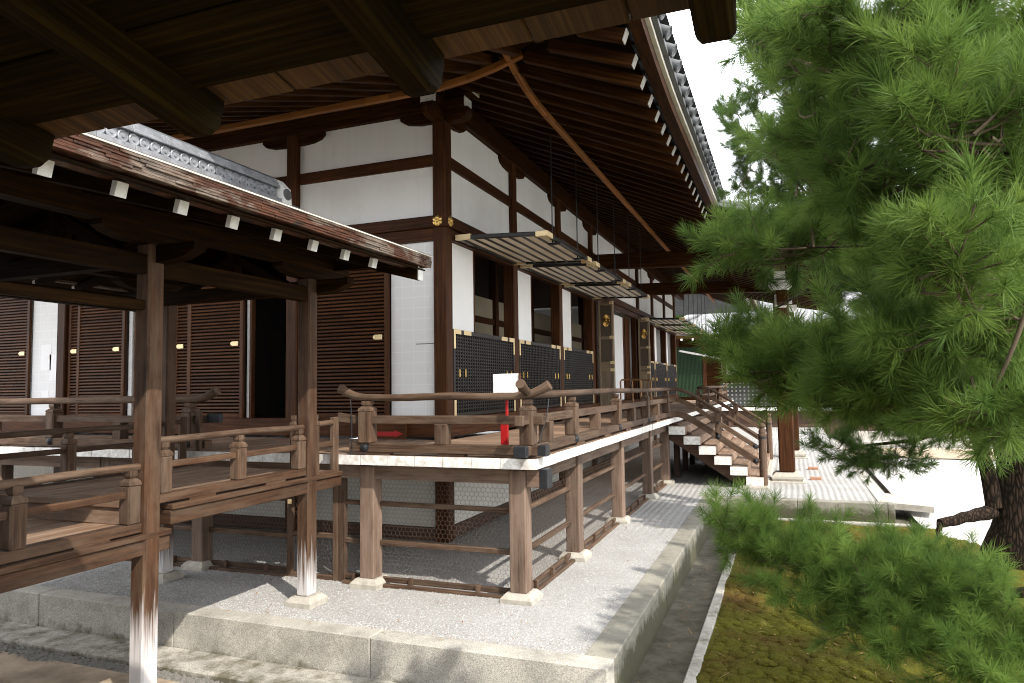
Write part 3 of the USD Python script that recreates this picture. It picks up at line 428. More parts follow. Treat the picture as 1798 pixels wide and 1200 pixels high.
# roof: rafters, purlin, hip, eave boards, tiles
def lift(s): return 0.19 * np.clip((-0.4 - np.asarray(s, float)) / 2.1, 0, 2) ** 2
SL, TIPO, TIPZ = 0.43, 2.5, 4.045                                    # rafter slope, how far out the tips lie, their lower edge
def E(s, o, z): return np.array([X0 + o, Y0 + s, z])
def S(s, o, z): return np.array([X0 - s, Y0 - o, z])
for F, smax, far in ((E, 17.4, True), (S, 9.0, False)):
    SL, TIPO, TIPZ = (0.43, 2.5, 4.045) if far else (0.375, 2.72, 4.06)
    s = -2.09
    while s < smax:
        porch = far and 3.35 < s < 13.6
        o0 = max(-0.35, -s + 0.06); zt = TIPZ + lift(s) + 0.045; z0 = TIPZ + 0.045 + SL * (TIPO - o0) + lift(s) * max(0, (o0 / TIPO)) ** 1.5
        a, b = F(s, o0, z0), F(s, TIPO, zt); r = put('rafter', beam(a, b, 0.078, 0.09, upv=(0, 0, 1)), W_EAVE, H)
        if not porch and far:
            d = (b - a) / np.linalg.norm(b - a); put('painted_end', beam(b - d * 0.002, b + d * 0.006, 0.0785, 0.0905, c=0.001), WHITE3, r)
        s += 0.328
    pts = [F(q, 1.3, 4.475 + 0.13 * np.clip((-0.4 - q) / 0.9, 0, 1.5) ** 2) for q in np.linspace(-1.42, 0.2, 7)] + [F(smax if far else smax, 1.3, 4.46)]
    mb = MB()
    for a, b in zip(pts[:-1], pts[1:]): mb.beam(a, b + (b - a) / np.linalg.norm(b - a) * 0.004, 0.055, 0.06)
    put('purlin', mb, W_PURL, H)
    # boarding above the rafters (one sheet that follows the lift), its edge boards and the tile bed
    ss = np.concatenate([np.linspace(-2.62, -0.3, 14), np.linspace(0.1, smax + (1.2 if far else 0.5), 20)])
    def strip(o0, o1, z0, z1, mat_, name, lo=None, hi=None, label=None):
        mb = MB(); q = [t for t in ss if (lo is None or t >= lo) and (hi is None or t <= hi)]
        if lo is not None and lo > -2: q = [lo] + q
        if hi is not None: q = q + [hi]
        q = [max(t, -o1) for t in q]
        for t0, t1 in zip(q[:-1], q[1:]):
            if t1 - t0 < 1e-4: continue
            P = []
            for t in (t0, t1):
                for oo, zz in ((o0, z0), (o1, z0 if z1[1] is None else z1[0]), (o1, z1[0] + z1[2] if z1[1] is None else z1[1]), (o0, z0 + z1[2])):
                    tt = max(t, -oo); P.append(F(tt, oo, zz + lift(tt)))
            mb.hull(P, F(1, 0, 0) - F(0, 0, 0))
        put(name, mb, mat_, H, label)
    zb = TIPZ + 0.093
    segs = ((None, 3.4), (13.8, None)) if far else ((None, None),)
    for lo, hi in segs:
        strip(TIPO + 0.035, TIPO + 0.13, zb, (zb - 0.012, None, 0.115), W_EAVE, 'eave_board', lo, hi)
        strip(TIPO + 0.06, TIPO + 0.16, zb + 0.118, (zb + 0.112, None, 0.05), CREAM, 'eave_lath', lo, hi, 'pale weathered lath under the eave tiles')
        strip(TIPO + 0.0, TIPO + 0.20, zb + 0.170, (zb + 0.165, None, 0.045), TILE, 'flat_eave_tiles', lo, hi)
    # boarding: two flat fields from the eave to the ridge
    A = [F(max(t, -TIPO), TIPO, zb + 0.03 + lift(max(t, -TIPO))) for t in ss]; B = [F(max(t, 0.35), -0.35, TIPZ + 0.15 + SL * (TIPO + 0.35)) for t in ss]
    G = np.array([A, B]); G = G if F is S else G[::-1]
    M = np.linspace(0, 1, 12)[:, None, None]; put('roof_boards', MB().grid(G[0] * (1 - M) + G[1] * M), W_SHADED, H)
    t = -2.66
    while t < (3.38 if far else smax):
        zz = zb + 0.222 + lift(t); a = F(t, TIPO + 0.235, zz); b = F(t, TIPO - 0.35, zz + 0.30); mb = MB().tube([a, b], 0.046, 10)
        mb.lathe([(0.054, 0), (0.054, 0.014), (0.042, 0.014), (0.038, 0.008), (0, 0.008)], a, 14, (a - b) / np.linalg.norm(a - b)); put('eave_tile', mb, TILE, H); t += 0.262
mb = MB().beam((X0 - 0.1, Y0 + 0.1, 5.20), (X0 + 2.6, Y0 - 2.6, 4.42), 0.15, 0.20, c=0.01); put('hip_rafter', mb, W_EAVE, H)
# the tiled slopes above (out of the frame, but they shade and close the roof)
zr = 4.42; c0 = [X0 + 2.72, Y0 - 2.72, zr + 0.19]; r0 = [-8.2, 11.7, 9.1]; c1 = [X0 + 2.72, 28.0, zr]; r1 = [-8.2, 22.5, 9.1]; c2 = [-14.5, Y0 - 2.72, zr]; r2 = [-14.5, 11.7, 9.1]; c3 = [-16, 28, zr]
def field(a, b, c, d, name):
    M, Nn = np.linspace(0, 1, 14)[:, None, None], np.linspace(0, 1, 30)[None, :, None]; A, B, C, D = (np.array(q, float) for q in (a, b, c, d))
    P = (A * (1 - Nn) + B * Nn) * (1 - M) + (D * (1 - Nn) + C * Nn) * M; P = P - np.array([0, 0, 1.0]) * np.sin(M * np.pi) * 0.35; put(name, MB().grid(P[::-1] if name == 'x' else P), TILE, H)
field(c1, c0, r0, r1, 'roof_slope'); field(c0, c2, r2, r0, 'roof_slope'); field(c3, c1, r1, [-14.5, 22.5, 9.1], 'roof_slope')
# --- south front: louvred doors, paper screens
def louvre(x0, x1, y, name='louvre_door', handle=None, stile=True, mid=None):
    d = put(name, MB().box(x0, x0 + 0.05, y - 0.02, y + 0.02, 1.372, 3.374).box(x1 - 0.055, x1, y - 0.02, y + 0.02, 1.372, 3.374).box(x0 + 0.05, x1 - 0.055, y - 0.02, y + 0.02, 1.372, 1.43).box(x0 + 0.05, x1 - 0.055, y - 0.02, y + 0.02, 3.31, 3.374), W_DOOR, H); put('backing_board', box(x0 + 0.04, x1 - 0.045, y + 0.004, y + 0.012, 1.42, 3.32), W_SHADED, d)
    z = 1.442
    while z < 3.29:
        put('batten', MB().hull([(x, y + yy, z + zz) for x in (x0 + 0.05, x1 - 0.055) for yy, zz in ((0.0035, 0.002), (-0.014, 0.002), (-0.017, 0.007), (-0.012, 0.024), (0.0035, 0.026))], (1, 0, 0)), W_DOOR, d); z += 0.043
    for hx in (handle or []):
        mb = MB().box(hx - 0.045, hx + 0.05, y - 0.026, y - 0.012, 2.275, 2.335, c=0.006).lathe([(0.028, 0.012), (0.024, 0.016), (0, 0.017)], (hx - 0.045, y - 0.010, 2.305), 12, (0, -1, 0)); put('handle_plate', mb, GOLDP, d)
    return d
def paper(x0, x1, y, z0=1.373, z1=3.373, rows=16, cols=4, name='paper_screen'):
    p = put(name, box(x0, x1, y, y + 0.006, z0, z1, c=0.001), PAPER, H); mb = MB()
    for i in range(1, rows): z = z0 + (z1 - z0) * i / rows; mb.box(x0, x1, y + 0.0065, y + 0.022, z - 0.004, z + 0.004, c=0.001)
    for i in range(1, cols): x = x0 + (x1 - x0) * i / cols; mb.box(x - 0.004, x + 0.004, y + 0.007, y + 0.021, z0, z1, c=0.001)
    put('screen_lattice', mb, W_TAN, p); sm = MB()
    for i in range(1, rows): z = z0 + (z1 - z0) * i / rows; sm.box(x0 + 0.004, x1 - 0.004, y - 0.0006, y + 0.0004, z - 0.005, z + 0.005, c=0.0001)
    for i in range(1, cols): x = x0 + (x1 - x0) * i / cols; sm.box(x - 0.005, x + 0.005, y - 0.0007, y + 0.0004, z0 + 0.004, z1 - 0.004, c=0.0001)
    put('paper_seams', sm, PAPER2, p); return p
PAPER2 = plain('paper_seam', (0.85, 0.855, 0.86), 0.9)
yd = Y0 + 0.045
louvre(-5.525, -4.262, yd, handle=[-4.395]); p = paper(-4.25, -3.667, Y0 + 0.075); put('mended_slot', box(-3.93, -3.69, Y0 + 0.0735, Y0 + 0.0748, 2.205, 2.213, c=0.0002), W_DOOR, p)
louvre(-7.53, -7.255, yd + 0.02, handle=[-7.42]); louvre(-7.25, -6.345, yd - 0.025, handle=[-6.47]); put('screen_edge', box(-6.335, -6.275, Y0 + 0.06, Y0 + 0.10, 1.373, 3.373), WHITE2, H); put('door_stile', box(-6.272, -6.235, Y0 + 0.03, Y0 + 0.10, 1.373, 3.373), W_DOOR, H)
louvre(-9.52, -9.29, yd + 0.02, handle=[-9.40]); louvre(-9.285, -8.375, yd - 0.025, handle=[-8.52]); put('screen_edge', box(-8.365, -8.30, Y0 + 0.06, Y0 + 0.10, 1.373, 3.373), WHITE2, H)
louvre(-11.5, -10.31, yd, handle=[-10.45]); p = paper(-10.30, -9.71, Y0 + 0.075)
MEND = plain('paper_mend', (0.87, 0.87, 0.87), 0.9)
for a, b, c, d in ((-10.12, -9.9, 2.05, 2.42), (-10.08, -9.93, 1.62, 1.76), (-9.93, -9.76, 1.9, 2.28)): put('paper_patch', box(a, b, Y0 + 0.0715, Y0 + 0.0744, c, d, c=0.0005), MEND, p)
louvre(-8.28, -7.73, yd + 0.05)
# --- east front: lattice shutters below, raised shutters above, paper screens behind
def lattice(y0, y1):
    z0, z1, x = 1.378, 2.372, X0 - 0.02; d = put('lattice_shutter', MB().box(x - 0.02, x + 0.02, y0, y1, z0, z0 + 0.045).box(x - 0.02, x + 0.02, y0, y1, z1 - 0.05, z1).box(x - 0.02, x + 0.02, y0, y0 + 0.045, z0 + 0.045, z1 - 0.05).box(x - 0.02, x + 0.02, y1 - 0.045, y1, z0 + 0.045, z1 - 0.05), LACQ, H)
    put('backing_board', box(x - 0.018, x - 0.012, y0 + 0.03, y1 - 0.03, z0 + 0.03, z1 - 0.03, c=0.001), LACQB, d); mb = MB(); n = 23
    for i in range(1, n): z = z0 + 0.045 + (z1 - z0 - 0.095) * i / n; mb.box(x - 0.012, x + 0.010, y0 + 0.045, y1 - 0.045, z - 0.009, z + 0.009, c=0.003)
    n = 27
    for i in range(1, n): y = y0 + 0.045 + (y1 - y0 - 0.09) * i / n; mb.box(x - 0.011, x + 0.016, y - 0.010, y + 0.010, z0 + 0.045, z1 - 0.05, c=0.003)
    put('lattice_bars', mb, LACQ, d)
    for y, s in ((y0, 1), (y1, -1)):
        put('gilt_corner', MB().box(x + 0.019, x + 0.024, y - 0.001, y + s * 0.19, z1 - 0.052, z1 + 0.002, c=0.001).box(x + 0.019, x + 0.0245, y - 0.001, y + s * 0.047, z1 - 0.22, z1 - 0.05, c=0.001), GOLDP, d)
        put('gilt_hinge', box(x + 0.019, x + 0.024, y + s * 0.27, y + s * 0.47, z1 - 0.051, z1 + 0.002, c=0.001), GOLDP, d)
        put('gilt_corner', box(x + 0.019, x + 0.024, y - 0.001, y + s * 0.05, z0 - 0.002, z0 + 0.2, c=0.001), GOLDP, d)
        for k in (0.14, 0.30): put('gilt_pull', box(x + 0.016, x + 0.03, y + s * k - 0.008, y + s * k + 0.008, 1.83, 1.92, c=0.003), GOLD, d)
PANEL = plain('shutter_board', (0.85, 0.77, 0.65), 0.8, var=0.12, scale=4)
def raised(y0, y1):
    xa, xb, za, zb_ = X0 + 0.05, X0 + 1.10, 3.42, 3.37; f = lambda x: za + (zb_ - za) * (x - xa) / (xb - xa); mb = MB()
    mb.beam((xa, y0, za), (xa, y1, za), 0.05, 0.05).beam((xb, y0, zb_), (xb, y1, zb_), 0.05, 0.05)
    for y in (y0 + 0.025, y1 - 0.025): mb.beam((xa + 0.025, y, f(xa + 0.025)), (xb - 0.025, y, f(xb - 0.025)), 0.05, 0.048)
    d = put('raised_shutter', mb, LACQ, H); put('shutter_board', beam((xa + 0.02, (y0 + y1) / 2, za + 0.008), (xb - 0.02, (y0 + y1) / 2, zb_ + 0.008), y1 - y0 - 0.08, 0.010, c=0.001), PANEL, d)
    for k in range(1, 7): x = xa + (xb - xa) * k / 7; put('shutter_rib', beam((x, y0 + 0.05, f(x) - 0.006), (x, y1 - 0.05, f(x) - 0.006), 0.026, 0.022), LACQ, d)
    mb = MB()
    for k in range(1, 22): y = y0 + 0.05 + (y1 - y0 - 0.1) * k / 22; mb.beam((xa + 0.03, y, za + 0.024), (xb - 0.03, y, zb_ + 0.024), 0.022, 0.022)
    put('lattice_bars', mb, LACQ, d)
    for y, s in ((y0, 1), (y1, -1)):
        put('gilt_corner', MB().box(xb - 0.11, xb + 0.028, y - 0.003, y + s * 0.054, zb_ - 0.029, zb_ + 0.03, c=0.003).box(xb - 0.028, xb + 0.029, y - 0.002, y + s * 0.2, zb_ - 0.028, zb_ + 0.029, c=0.003), GOLDP, d)
        put('gilt_corner', box(xa - 0.028, xa + 0.16, y - 0.003, y + s * 0.054, za - 0.031, za + 0.028, c=0.003), GOLDP, d)
        yy = y + s * 0.42; rod = put('iron_rod', MB().tube([(xb - 0.05, yy, zb_ - 0.03), (xb - 0.05, yy, 4.0), (xb - 0.05, yy, 4.60)], 0.007, 6), IRON, d)
        put('rod_hook', MB().box(xb - 0.10, xb + 0.05, yy - 0.02, yy + 0.02, zb_ - 0.05, zb_ - 0.028), IRON, rod)
def epaper(y0, y1, x=X0 - 0.075):
    p = put('paper_screen', box(x - 0.006, x, y0, y1, 2.30, 3.388, c=0.001), PAPER, H); mb = MB()
    for i in range(1, 9): z = 2.3 + 1.088 * i / 9; mb.box(x - 0.022, x - 0.0065, y0, y1, z - 0.004, z + 0.004, c=0.001)
    put('screen_lattice', mb, W_TAN, p); put('screen_stile', box(x - 0.025, x + 0.004, y1, y1 + 0.035, 2.30, 3.388), W_DOOR, H)
for a, b in spans_e[:3] + spans_e[4:]:
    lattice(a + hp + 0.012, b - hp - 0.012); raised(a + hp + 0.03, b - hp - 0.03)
    epaper(a + hp + 0.005, a + hp + (b - a) * 0.345)
# central doorway: jambs, folded door leaves with gilt crest, inner screen
for y in (13.40 + 0.34, 18.00 - 0.34): put('door_jamb', box(X0 - 0.14, X0 - 0.02, y - 0.05, y + 0.05, 1.37, 3.40), W_HALL, H)
def leaf(y, w):
    x0, x1, z0, z1 = X0 + 0.02, X0 + 0.02 + w, 1.24, 3.40; mb = MB()
    for x in (x0, x1 - 0.04): mb.box(x, x + 0.04, y - 0.02, y + 0.02, z0, z1)
    rails = (z0, 1.98, 2.12, 2.62, 3.30)
    for z in rails: mb.box(x0 + 0.04, x1 - 0.04, y - 0.019, y + 0.019, z, z + 0.06)
    d = put('door_leaf', mb, W_TAN, H, label=None); dk = plain('leaf_panel', (0.10, 0.075, 0.05), 0.6, var=0.2, scale=20) if not stage.GetPrimAtPath('/World/Looks/leaf_panel') else UsdShade.Material.Get(stage, '/World/Looks/leaf_panel')
    for a, b, m in ((1.30, 1.98, W_TAN), (2.04, 2.12, W_TAN), (2.18, 2.62, dk), (2.68, 3.30, dk)): put('door_panel', box(x0 + 0.035, x1 - 0.035, y - 0.008, y + 0.008, a - 0.005, b + 0.005, c=0.001), m, d)
    mb = MB(); c = np.array([(x0 + x1) / 2, y - 0.009, 3.0])
    for k in range(16):
        a = k * math.pi / 8; dr = np.array([math.cos(a) * 0.62, 0, math.sin(a)]); tn = np.array([-math.sin(a) * 0.62, 0, math.cos(a)])
        mb.hull([c + dr * r + tn * t + np.array([0, -h, 0]) for r, t, h in ((0.025, 0.004, 0), (0.025, -0.004, 0), (0.115, 0.019, 0), (0.115, -0.019, 0), (0.135, 0, 0), (0.11, 0, 0.012), (0.03, 0, 0.006))])
    mb.lathe([(0.03, 0), (0.026, 0.012), (0, 0.016)], c, 12, (0, -1, 0)); put('crest', mb, GOLD, d)
    for z in (1.26, 2.0, 2.14, 2.64, 3.33): put('gilt_mount', box(x1 - 0.075, x1 + 0.003, y - 0.024, y - 0.018, z - 0.01, z + 0.05, c=0.001), GOLDP, d)
    return d
leaf(13.70, 0.30); leaf(17.72, 0.28); leaf(13.76, 0.30); leaf(17.78, 0.28)
put('paper_screen', box(X0 - 0.19, X0 - 0.184, 15.95, 16.85, 1.373, 3.35, c=0.001), PAPER, H); put('screen_stile', box(X0 - 0.20, X0 - 0.17, 16.85, 16.95, 1.373, 3.39), W_DOOR, H)
for y in (14.6, 15.2, 17.1): put('inner_lattice_door', box(X0 - 0.22, X0 - 0.18, y, y + 0.5, 1.373, 3.38), W_DOOR, H)
# --- interior seen through the openings
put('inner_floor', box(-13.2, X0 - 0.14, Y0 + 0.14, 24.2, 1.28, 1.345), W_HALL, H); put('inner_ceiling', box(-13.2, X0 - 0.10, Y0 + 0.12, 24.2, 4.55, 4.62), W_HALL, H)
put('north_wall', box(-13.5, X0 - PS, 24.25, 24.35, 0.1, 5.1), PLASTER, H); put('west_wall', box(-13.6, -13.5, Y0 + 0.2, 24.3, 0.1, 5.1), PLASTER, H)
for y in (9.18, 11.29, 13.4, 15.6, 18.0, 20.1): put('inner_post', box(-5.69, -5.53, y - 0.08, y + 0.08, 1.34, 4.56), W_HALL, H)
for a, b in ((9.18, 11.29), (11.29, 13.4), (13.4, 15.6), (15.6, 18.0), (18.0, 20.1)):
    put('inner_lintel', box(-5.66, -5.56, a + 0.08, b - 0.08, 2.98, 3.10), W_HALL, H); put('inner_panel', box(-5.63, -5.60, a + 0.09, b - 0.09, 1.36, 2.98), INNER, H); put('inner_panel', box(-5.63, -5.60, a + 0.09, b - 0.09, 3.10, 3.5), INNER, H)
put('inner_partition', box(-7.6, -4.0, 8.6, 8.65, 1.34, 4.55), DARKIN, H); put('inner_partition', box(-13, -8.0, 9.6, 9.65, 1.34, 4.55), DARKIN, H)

# ------------------------------------------------------------------ veranda round the hall
V = thing('veranda', 'raised timber veranda with white painted plank ends along the hall front', 'veranda', (-1.95, 5.3, 0))
VX, VY, VZ = -1.85, 5.2, 1.14
def stone(parent, x, y, w, h=0.075, z=0.0, m=None):
    mb = MB(); a, b = w / 2 + 0.06, w / 2 + 0.025; mb.hull([(x + sx_ * a, y + sy_ * a, z - 0.05) for sx_ in (-1, 1) for sy_ in (-1, 1)] + [(x + sx_ * a, y + sy_ * a, z + h * 0.5) for sx_ in (-1, 1) for sy_ in (-1, 1)] + [(x + sx_ * b, y + sy_ * b, z + h) for sx_ in (-1, 1) for sy_ in (-1, 1)]); put('foundation_stone', mb, m or STONE, parent)
PW = 0.145
vposts = [(-2.05, 5.39), (-3.45, 5.39), (-5.38, 5.41), (-6.62, 5.41), (-8.3, 5.41), (-9.9, 5.41), (-2.03, 6.86), (-2.03, 8.80), (-2.03, 10.78), (-2.03, 12.42), (-2.03, 16.6), (-2.03, 18.7), (-2.03, 20.8), (-2.03, 22.9)]
for x, y in vposts:
    put('post', box(x - PW / 2, x + PW / 2, y - PW / 2, y + PW / 2, 0.07, 1.04, c=0.010), W_POST, V); stone(V, x, y, PW)
xs = sorted(x for x, y in vposts if y < 5.5)
for a, b in zip(xs[:-1], xs[1:]): put('edge_beam', box(a + PW / 2, b - PW / 2, 5.335, 5.44, 0.925, 1.056), W_POST, V)
yv = sorted(y for x, y in vposts if x > -2.06)
yv[0] = 5.39
for a, b in zip(yv[:-1], yv[1:]): put('edge_beam', box(-2.085, -1.985, a + PW / 2, b - PW / 2, 0.915, 1.055), W_POST, V)
put('beam_nose', box(-1.975, -1.80, 5.33, 5.45, 0.905, 1.046, c=0.006), W_POST, V); put('nose_cap', box(-1.86, -1.792, 5.324, 5.456, 0.898, 1.052, c=0.005), IRON, V, 'black iron cap on the corner beam end')
for x in (-2.9, -2.45): put('floor_joist', box(x - 0.04, x + 0.04, 5.46, 24, 0.95, 1.052), W_BASE, V)
put('floor_joist', box(-13, -3.5, 6.1, 6.2, 0.95, 1.052), W_BASE, V)
x = VX                                                        # south planks run away from the edge
while x > -13.2:
    w = 0.27 + RND.uniform(-0.02, 0.02); a = x - w; y1 = Y0 - 0.034
    y0 = VY + RND.uniform(-0.004, 0.004)
    if x > -3.3:                                              # mitred at the corner
        ya = min(y1, 5.2 + (VX - x)); yb = min(y1, 5.2 + (VX - a)); P = [(q, yy, z) for z in (1.062, VZ) for q, yy in ((a + 0.002, y0), (x - 0.002, y0), (x - 0.002, max(ya, y0 + 0.01)), (a + 0.002, max(yb, y0 + 0.01)))]; mb = MB().hull(P, (0, 1, 0))
    else: mb = box(a + 0.002, x - 0.002, y0, y1, 1.062, VZ + RND.uniform(-0.003, 0.002))
    d = put('floor_plank', mb, W_DECK, V); put('painted_end', box(a + 0.002, x - 0.002, y0 - 0.006, y0, 1.060, VZ + 0.002, c=0.001), WHITE, d); x = a
y = VY
while y < 26.2:
    w = 0.27 + RND.uniform(-0.02, 0.02); b = y + w; x1 = VX + RND.uniform(-0.004, 0.004)
    if b < 6.95:
        xa, xb = VX - (y - 5.2), VX - (b - 5.2); P = [(q, yy, z) for z in (1.0625, VZ) for q, yy in ((x1, y + 0.002), (x1, b - 0.002), (min(xb, x1 - 0.01), b - 0.002), (min(xa, x1 - 0.01), y + 0.002))]; mb = MB().hull(P, (1, 0, 0))
    else: mb = box(X0 + 0.031, x1, y + 0.002, b - 0.002, 1.062, VZ + RND.uniform(-0.003, 0.002))
    d = put('floor_plank', mb, W_DECK, V); put('painted_end', box(x1, x1 + 0.006, y + 0.002, b - 0.002, 1.060, VZ + 0.002, c=0.001), WHITE, d); y = b
# wire netting under the veranda with its rails
def hexnet(p0, ux, W, z0, z1, cell=0.042, t=0.0024):
    mb = MB(); ux = np.asarray(ux, float); h = cell / math.sqrt(3); up_ = np.array([0, 0, 1.0]); r = 0
    segs = []; nx, nz = int(W / cell), int((z1 - z0) / (1.5 * h))
    for j in range(nz):
        for i in range(nx):
            cx = (i + 0.5 + 0.5 * (j % 2)) * cell; cz = j * 1.5 * h + h; pts = [(cx + h * math.sin(a), cz + h * math.cos(a)) for a in (0, math.pi / 3, 2 * math.pi / 3, math.pi)]
            segs += list(zip(pts[:-1], pts[1:]))
    Sg = np.array(segs); A = p0 + Sg[:, 0, :1] * ux + (Sg[:, 0, 1:] + z0) * up_; B = p0 + Sg[:, 1, :1] * ux + (Sg[:, 1, 1:] + z0) * up_
    nrm = np.cross(ux, up_); d = B - A; d /= np.linalg.norm(d, axis=1, keepdims=True); s = np.cross(d, nrm) * t / 2; k = nrm * t / 2
    for o1, o2 in ((s, k), (k, s)):
        q = [A - o1, A + o1, B + o1, B - o1]; mb.raw(np.stack([q[0], q[1], q[2]], 1), np.zeros((len(A), 3, 2))); mb.raw(np.stack([q[0], q[2], q[3]], 1), np.zeros((len(A), 3, 2)))
    return mb
def netting(a, b, fixed, ax):
    P = (lambda t: np.array([t, fixed, 0.0])) if ax == 'x' else (lambda t: np.array([fixed, t, 0.0])); ux = P(1) - P(0)
    put('wire_netting', hexnet(P(a), ux, b - a, 0.03, 0.93), WIRE, V)
    out = np.array([0, -0.03, 0]) if ax == 'x' else np.array([0.03, 0, 0])
    for z, h in ((0.70, 0.04), (0.365, 0.045), (0.052, 0.045)): put('net_rail', beam(P(a) + [0, 0, z] + out * 0.0, P(b) + [0, 0, z], 0.035, h), W_RAIL, V)
    put('net_sill', beam(P(a) + out * 1.4 + [0, 0, 0.0], P(b) + out * 1.4 + [0, 0, 0.0], 0.05, 0.05), W_RAIL, V)
    n = max(1, int((b - a) / 0.42))
    for i in range(n): t = a + (b - a) * (i + 0.5) / n; q = P(t) + out; put('net_stake', box(q[0] - 0.018, q[0] + 0.018, q[1] - 0.018, q[1] + 0.018, -0.05, 0.09), W_RAIL, V)
netting(-3.45 + PW / 2, -2.05 - PW / 2, 5.43, 'x'); netting(-5.38 + PW / 2, -4.36, 5.43, 'x'); netting(-3.74, -3.45 - PW / 2, 5.43, 'x'); netting(-8.3 + PW / 2, -6.62 - PW / 2, 5.43, 'x'); netting(-6.62 + PW / 2, -5.38 - PW / 2, 5.43, 'x'); netting(-9.9 + PW / 2, -8.3 - PW / 2, 5.43, 'x')
for a, b in zip(yv[:4], yv[1:5]): netting(a + PW / 2, b - PW / 2, -2.06, 'y')
mb = MB()
for x in (-4.335, -3.83): mb.box(x - 0.03, x + 0.03, 5.40, 5.44, -0.02, 0.93)
for z in (0.0, 0.37, 0.90): mb.box(-4.305, -3.86, 5.402, 5.438, z, z + 0.045)
gt = put('net_gate', mb, W_RAIL, V, 'framed wire gate under the veranda'); put('wire_netting', hexnet(np.array([-4.31, 5.421, 0]), (1, 0, 0), 0.45, 0.04, 0.9), WIRE, gt); put('gate_post', box(-3.795, -3.735, 5.40, 5.455, -0.02, 0.93), W_RAIL, V); put('latch', box(-4.35, -4.31, 5.392, 5.402, 0.66, 0.70), GOLDP, gt)

# ------------------------------------------------------------------ railings
def knob(x, y, z0, z1, s, m, parent, name='railing_post'):
    """square post with a rounded shoulder and a small block that carries the round rail"""
    h = s / 2; zt = z1 - 0.065; mb = MB().box(x - h, x + h, y - h, y + h, z0, zt - 0.02, c=0.010)
    mb.hull([(x + a * h * k, y + b * h * k, z) for k, z in ((0.99, zt - 0.02), (0.93, zt), (0.6, zt + 0.018)) for a in (-1, 1) for b in (-1, 1)], (0, 0, 1))
    mb.hull([(x + a * h * k, y + b * h * k, z) for k, z in ((0.42, zt + 0.017), (0.62, zt + 0.035), (0.62, z1)) for a in (-1, 1) for b in (-1, 1)], (0, 0, 1)); return put(name, mb, m, parent)
def boss(parent, o, ax, r=0.034):
    put('iron_boss', MB().lathe([(r, 0), (r, 0.006), (r * 0.72, 0.010), (r * 0.62, 0.018), (r * 0.3, 0.026), (0, 0.027)], o, 14, ax), IRON, parent)
def horn(p, d, L=0.30, rise=0.085, r=0.033, n=9):
    """the upturned end of a round rail"""
    t = np.linspace(0, 1, n); return [np.asarray(p, float) + np.asarray(d, float) * L * q + np.array([0, 0, rise * q ** 2.2]) for q in t], r * (1 + 0.32 * t ** 2)
def long_rail(p0, p1, horns, r=0.031, wav=0.004):
    P, Rr = [], []
    d = np.asarray(p1, float) - np.asarray(p0, float); d /= np.linalg.norm(d)
    if horns[0]: a, b = horn(p0, -d, r=r); P += a[::-1][:-1]; Rr += list(b[::-1][:-1])
    for t in np.linspace(0, 1, 14): P.append(np.asarray(p0) * (1 - t) + np.asarray(p1) * t + np.array([0, 0, wav * math.sin(9 * t + p0[0])])); Rr.append(r * (1 + 0.04 * math.sin(23 * t)))
    if horns[1]: a, b = horn(p1, d, r=r); P += a[1:]; Rr += list(b[1:])
    return MB().tube(P, Rr, 14)
ZB, ZM, ZT = (1.165, 1.24), (1.405, 1.475), 1.632
RA = thing('veranda_railing', 'weathered timber railing with upturned ends round the near veranda corner', 'railing', (-1.95, 5.3, 1.14))
put('top_rail', long_rail((-3.40, 5.29, ZT), (-2.05, 5.29, ZT), (True, True)), W_RAIL, RA); put('top_rail', long_rail((-1.93, 5.42, ZT + 0.012), (-1.93, 12.12, ZT), (True, False)), W_RAIL, RA)
put('middle_rail', box(-3.56, -1.80, 5.262, 5.322, *ZM), W_RAIL, RA); put('middle_rail', box(-1.962, -1.902, 5.08, 12.10, ZM[0] + 0.004, ZM[1] + 0.003), W_RAIL, RA)
put('rail_end', MB().hull([(-3.56, 5.263, 1.41), (-3.56, 5.321, 1.41), (-3.56, 5.263, 1.474), (-3.56, 5.321, 1.474), (-3.70, 5.265, 1.425), (-3.70, 5.32, 1.425), (-3.71, 5.265, 1.50), (-3.71, 5.32, 1.50)]), W_RAIL, RA)
put('base_rail', box(-3.58, -1.78, 5.245, 5.335, *ZB), W_RAIL, RA); put('base_rail', box(-1.982, -1.89, 5.10, 12.10, ZB[0] + 0.003, ZB[1] + 0.002), W_RAIL, RA)
for x in (-3.3, -2.6, -2.1): put('rail_spacer', box(x - 0.12, x + 0.12, 5.255, 5.325, 1.14, 1.168), W_RAIL, RA)
for y in np.arange(5.6, 12, 1.1): put('rail_spacer', box(-1.975, -1.90, y - 0.14, y + 0.14, 1.14, 1.17), W_RAIL, RA)
put('rail_cap', box(-1.84, -1.772, 5.24, 5.34, ZB[0] - 0.006, ZB[1] + 0.006), IRON, RA); put('rail_cap', box(-1.988, -1.884, 5.092, 5.16, ZB[0] - 0.004, ZB[1] + 0.006), IRON, RA)
put('rail_cap', box(-1.966, -1.898, 5.072, 5.11, ZM[0] - 0.002, ZM[1] + 0.008), W_RAIL, RA); put('rail_cap', box(-1.985, -1.88, 5.6, 5.66, ZM[0] - 0.002, ZM[1] + 0.008), W_RAIL, RA)
knob(-3.42, 5.29, 1.24, ZT - 0.03, 0.125, W_RAIL, RA); knob(-1.935, 5.292, 1.24, ZT - 0.03, 0.115, W_RAIL, RA)
for y in (6.50, 8.36, 10.22, 12.06): knob(-1.932, y, 1.24, ZT - 0.03, 0.115, W_RAIL, RA)
put('railing_stud', box(-2.745, -2.635, 5.24, 5.34, 1.238, 1.406), W_RAIL, RA)
for y in (5.74, 7.38, 9.25, 11.1): put('railing_stud', box(-1.985, -1.885, y - 0.055, y + 0.055, 1.24, 1.41), W_RAIL, RA)
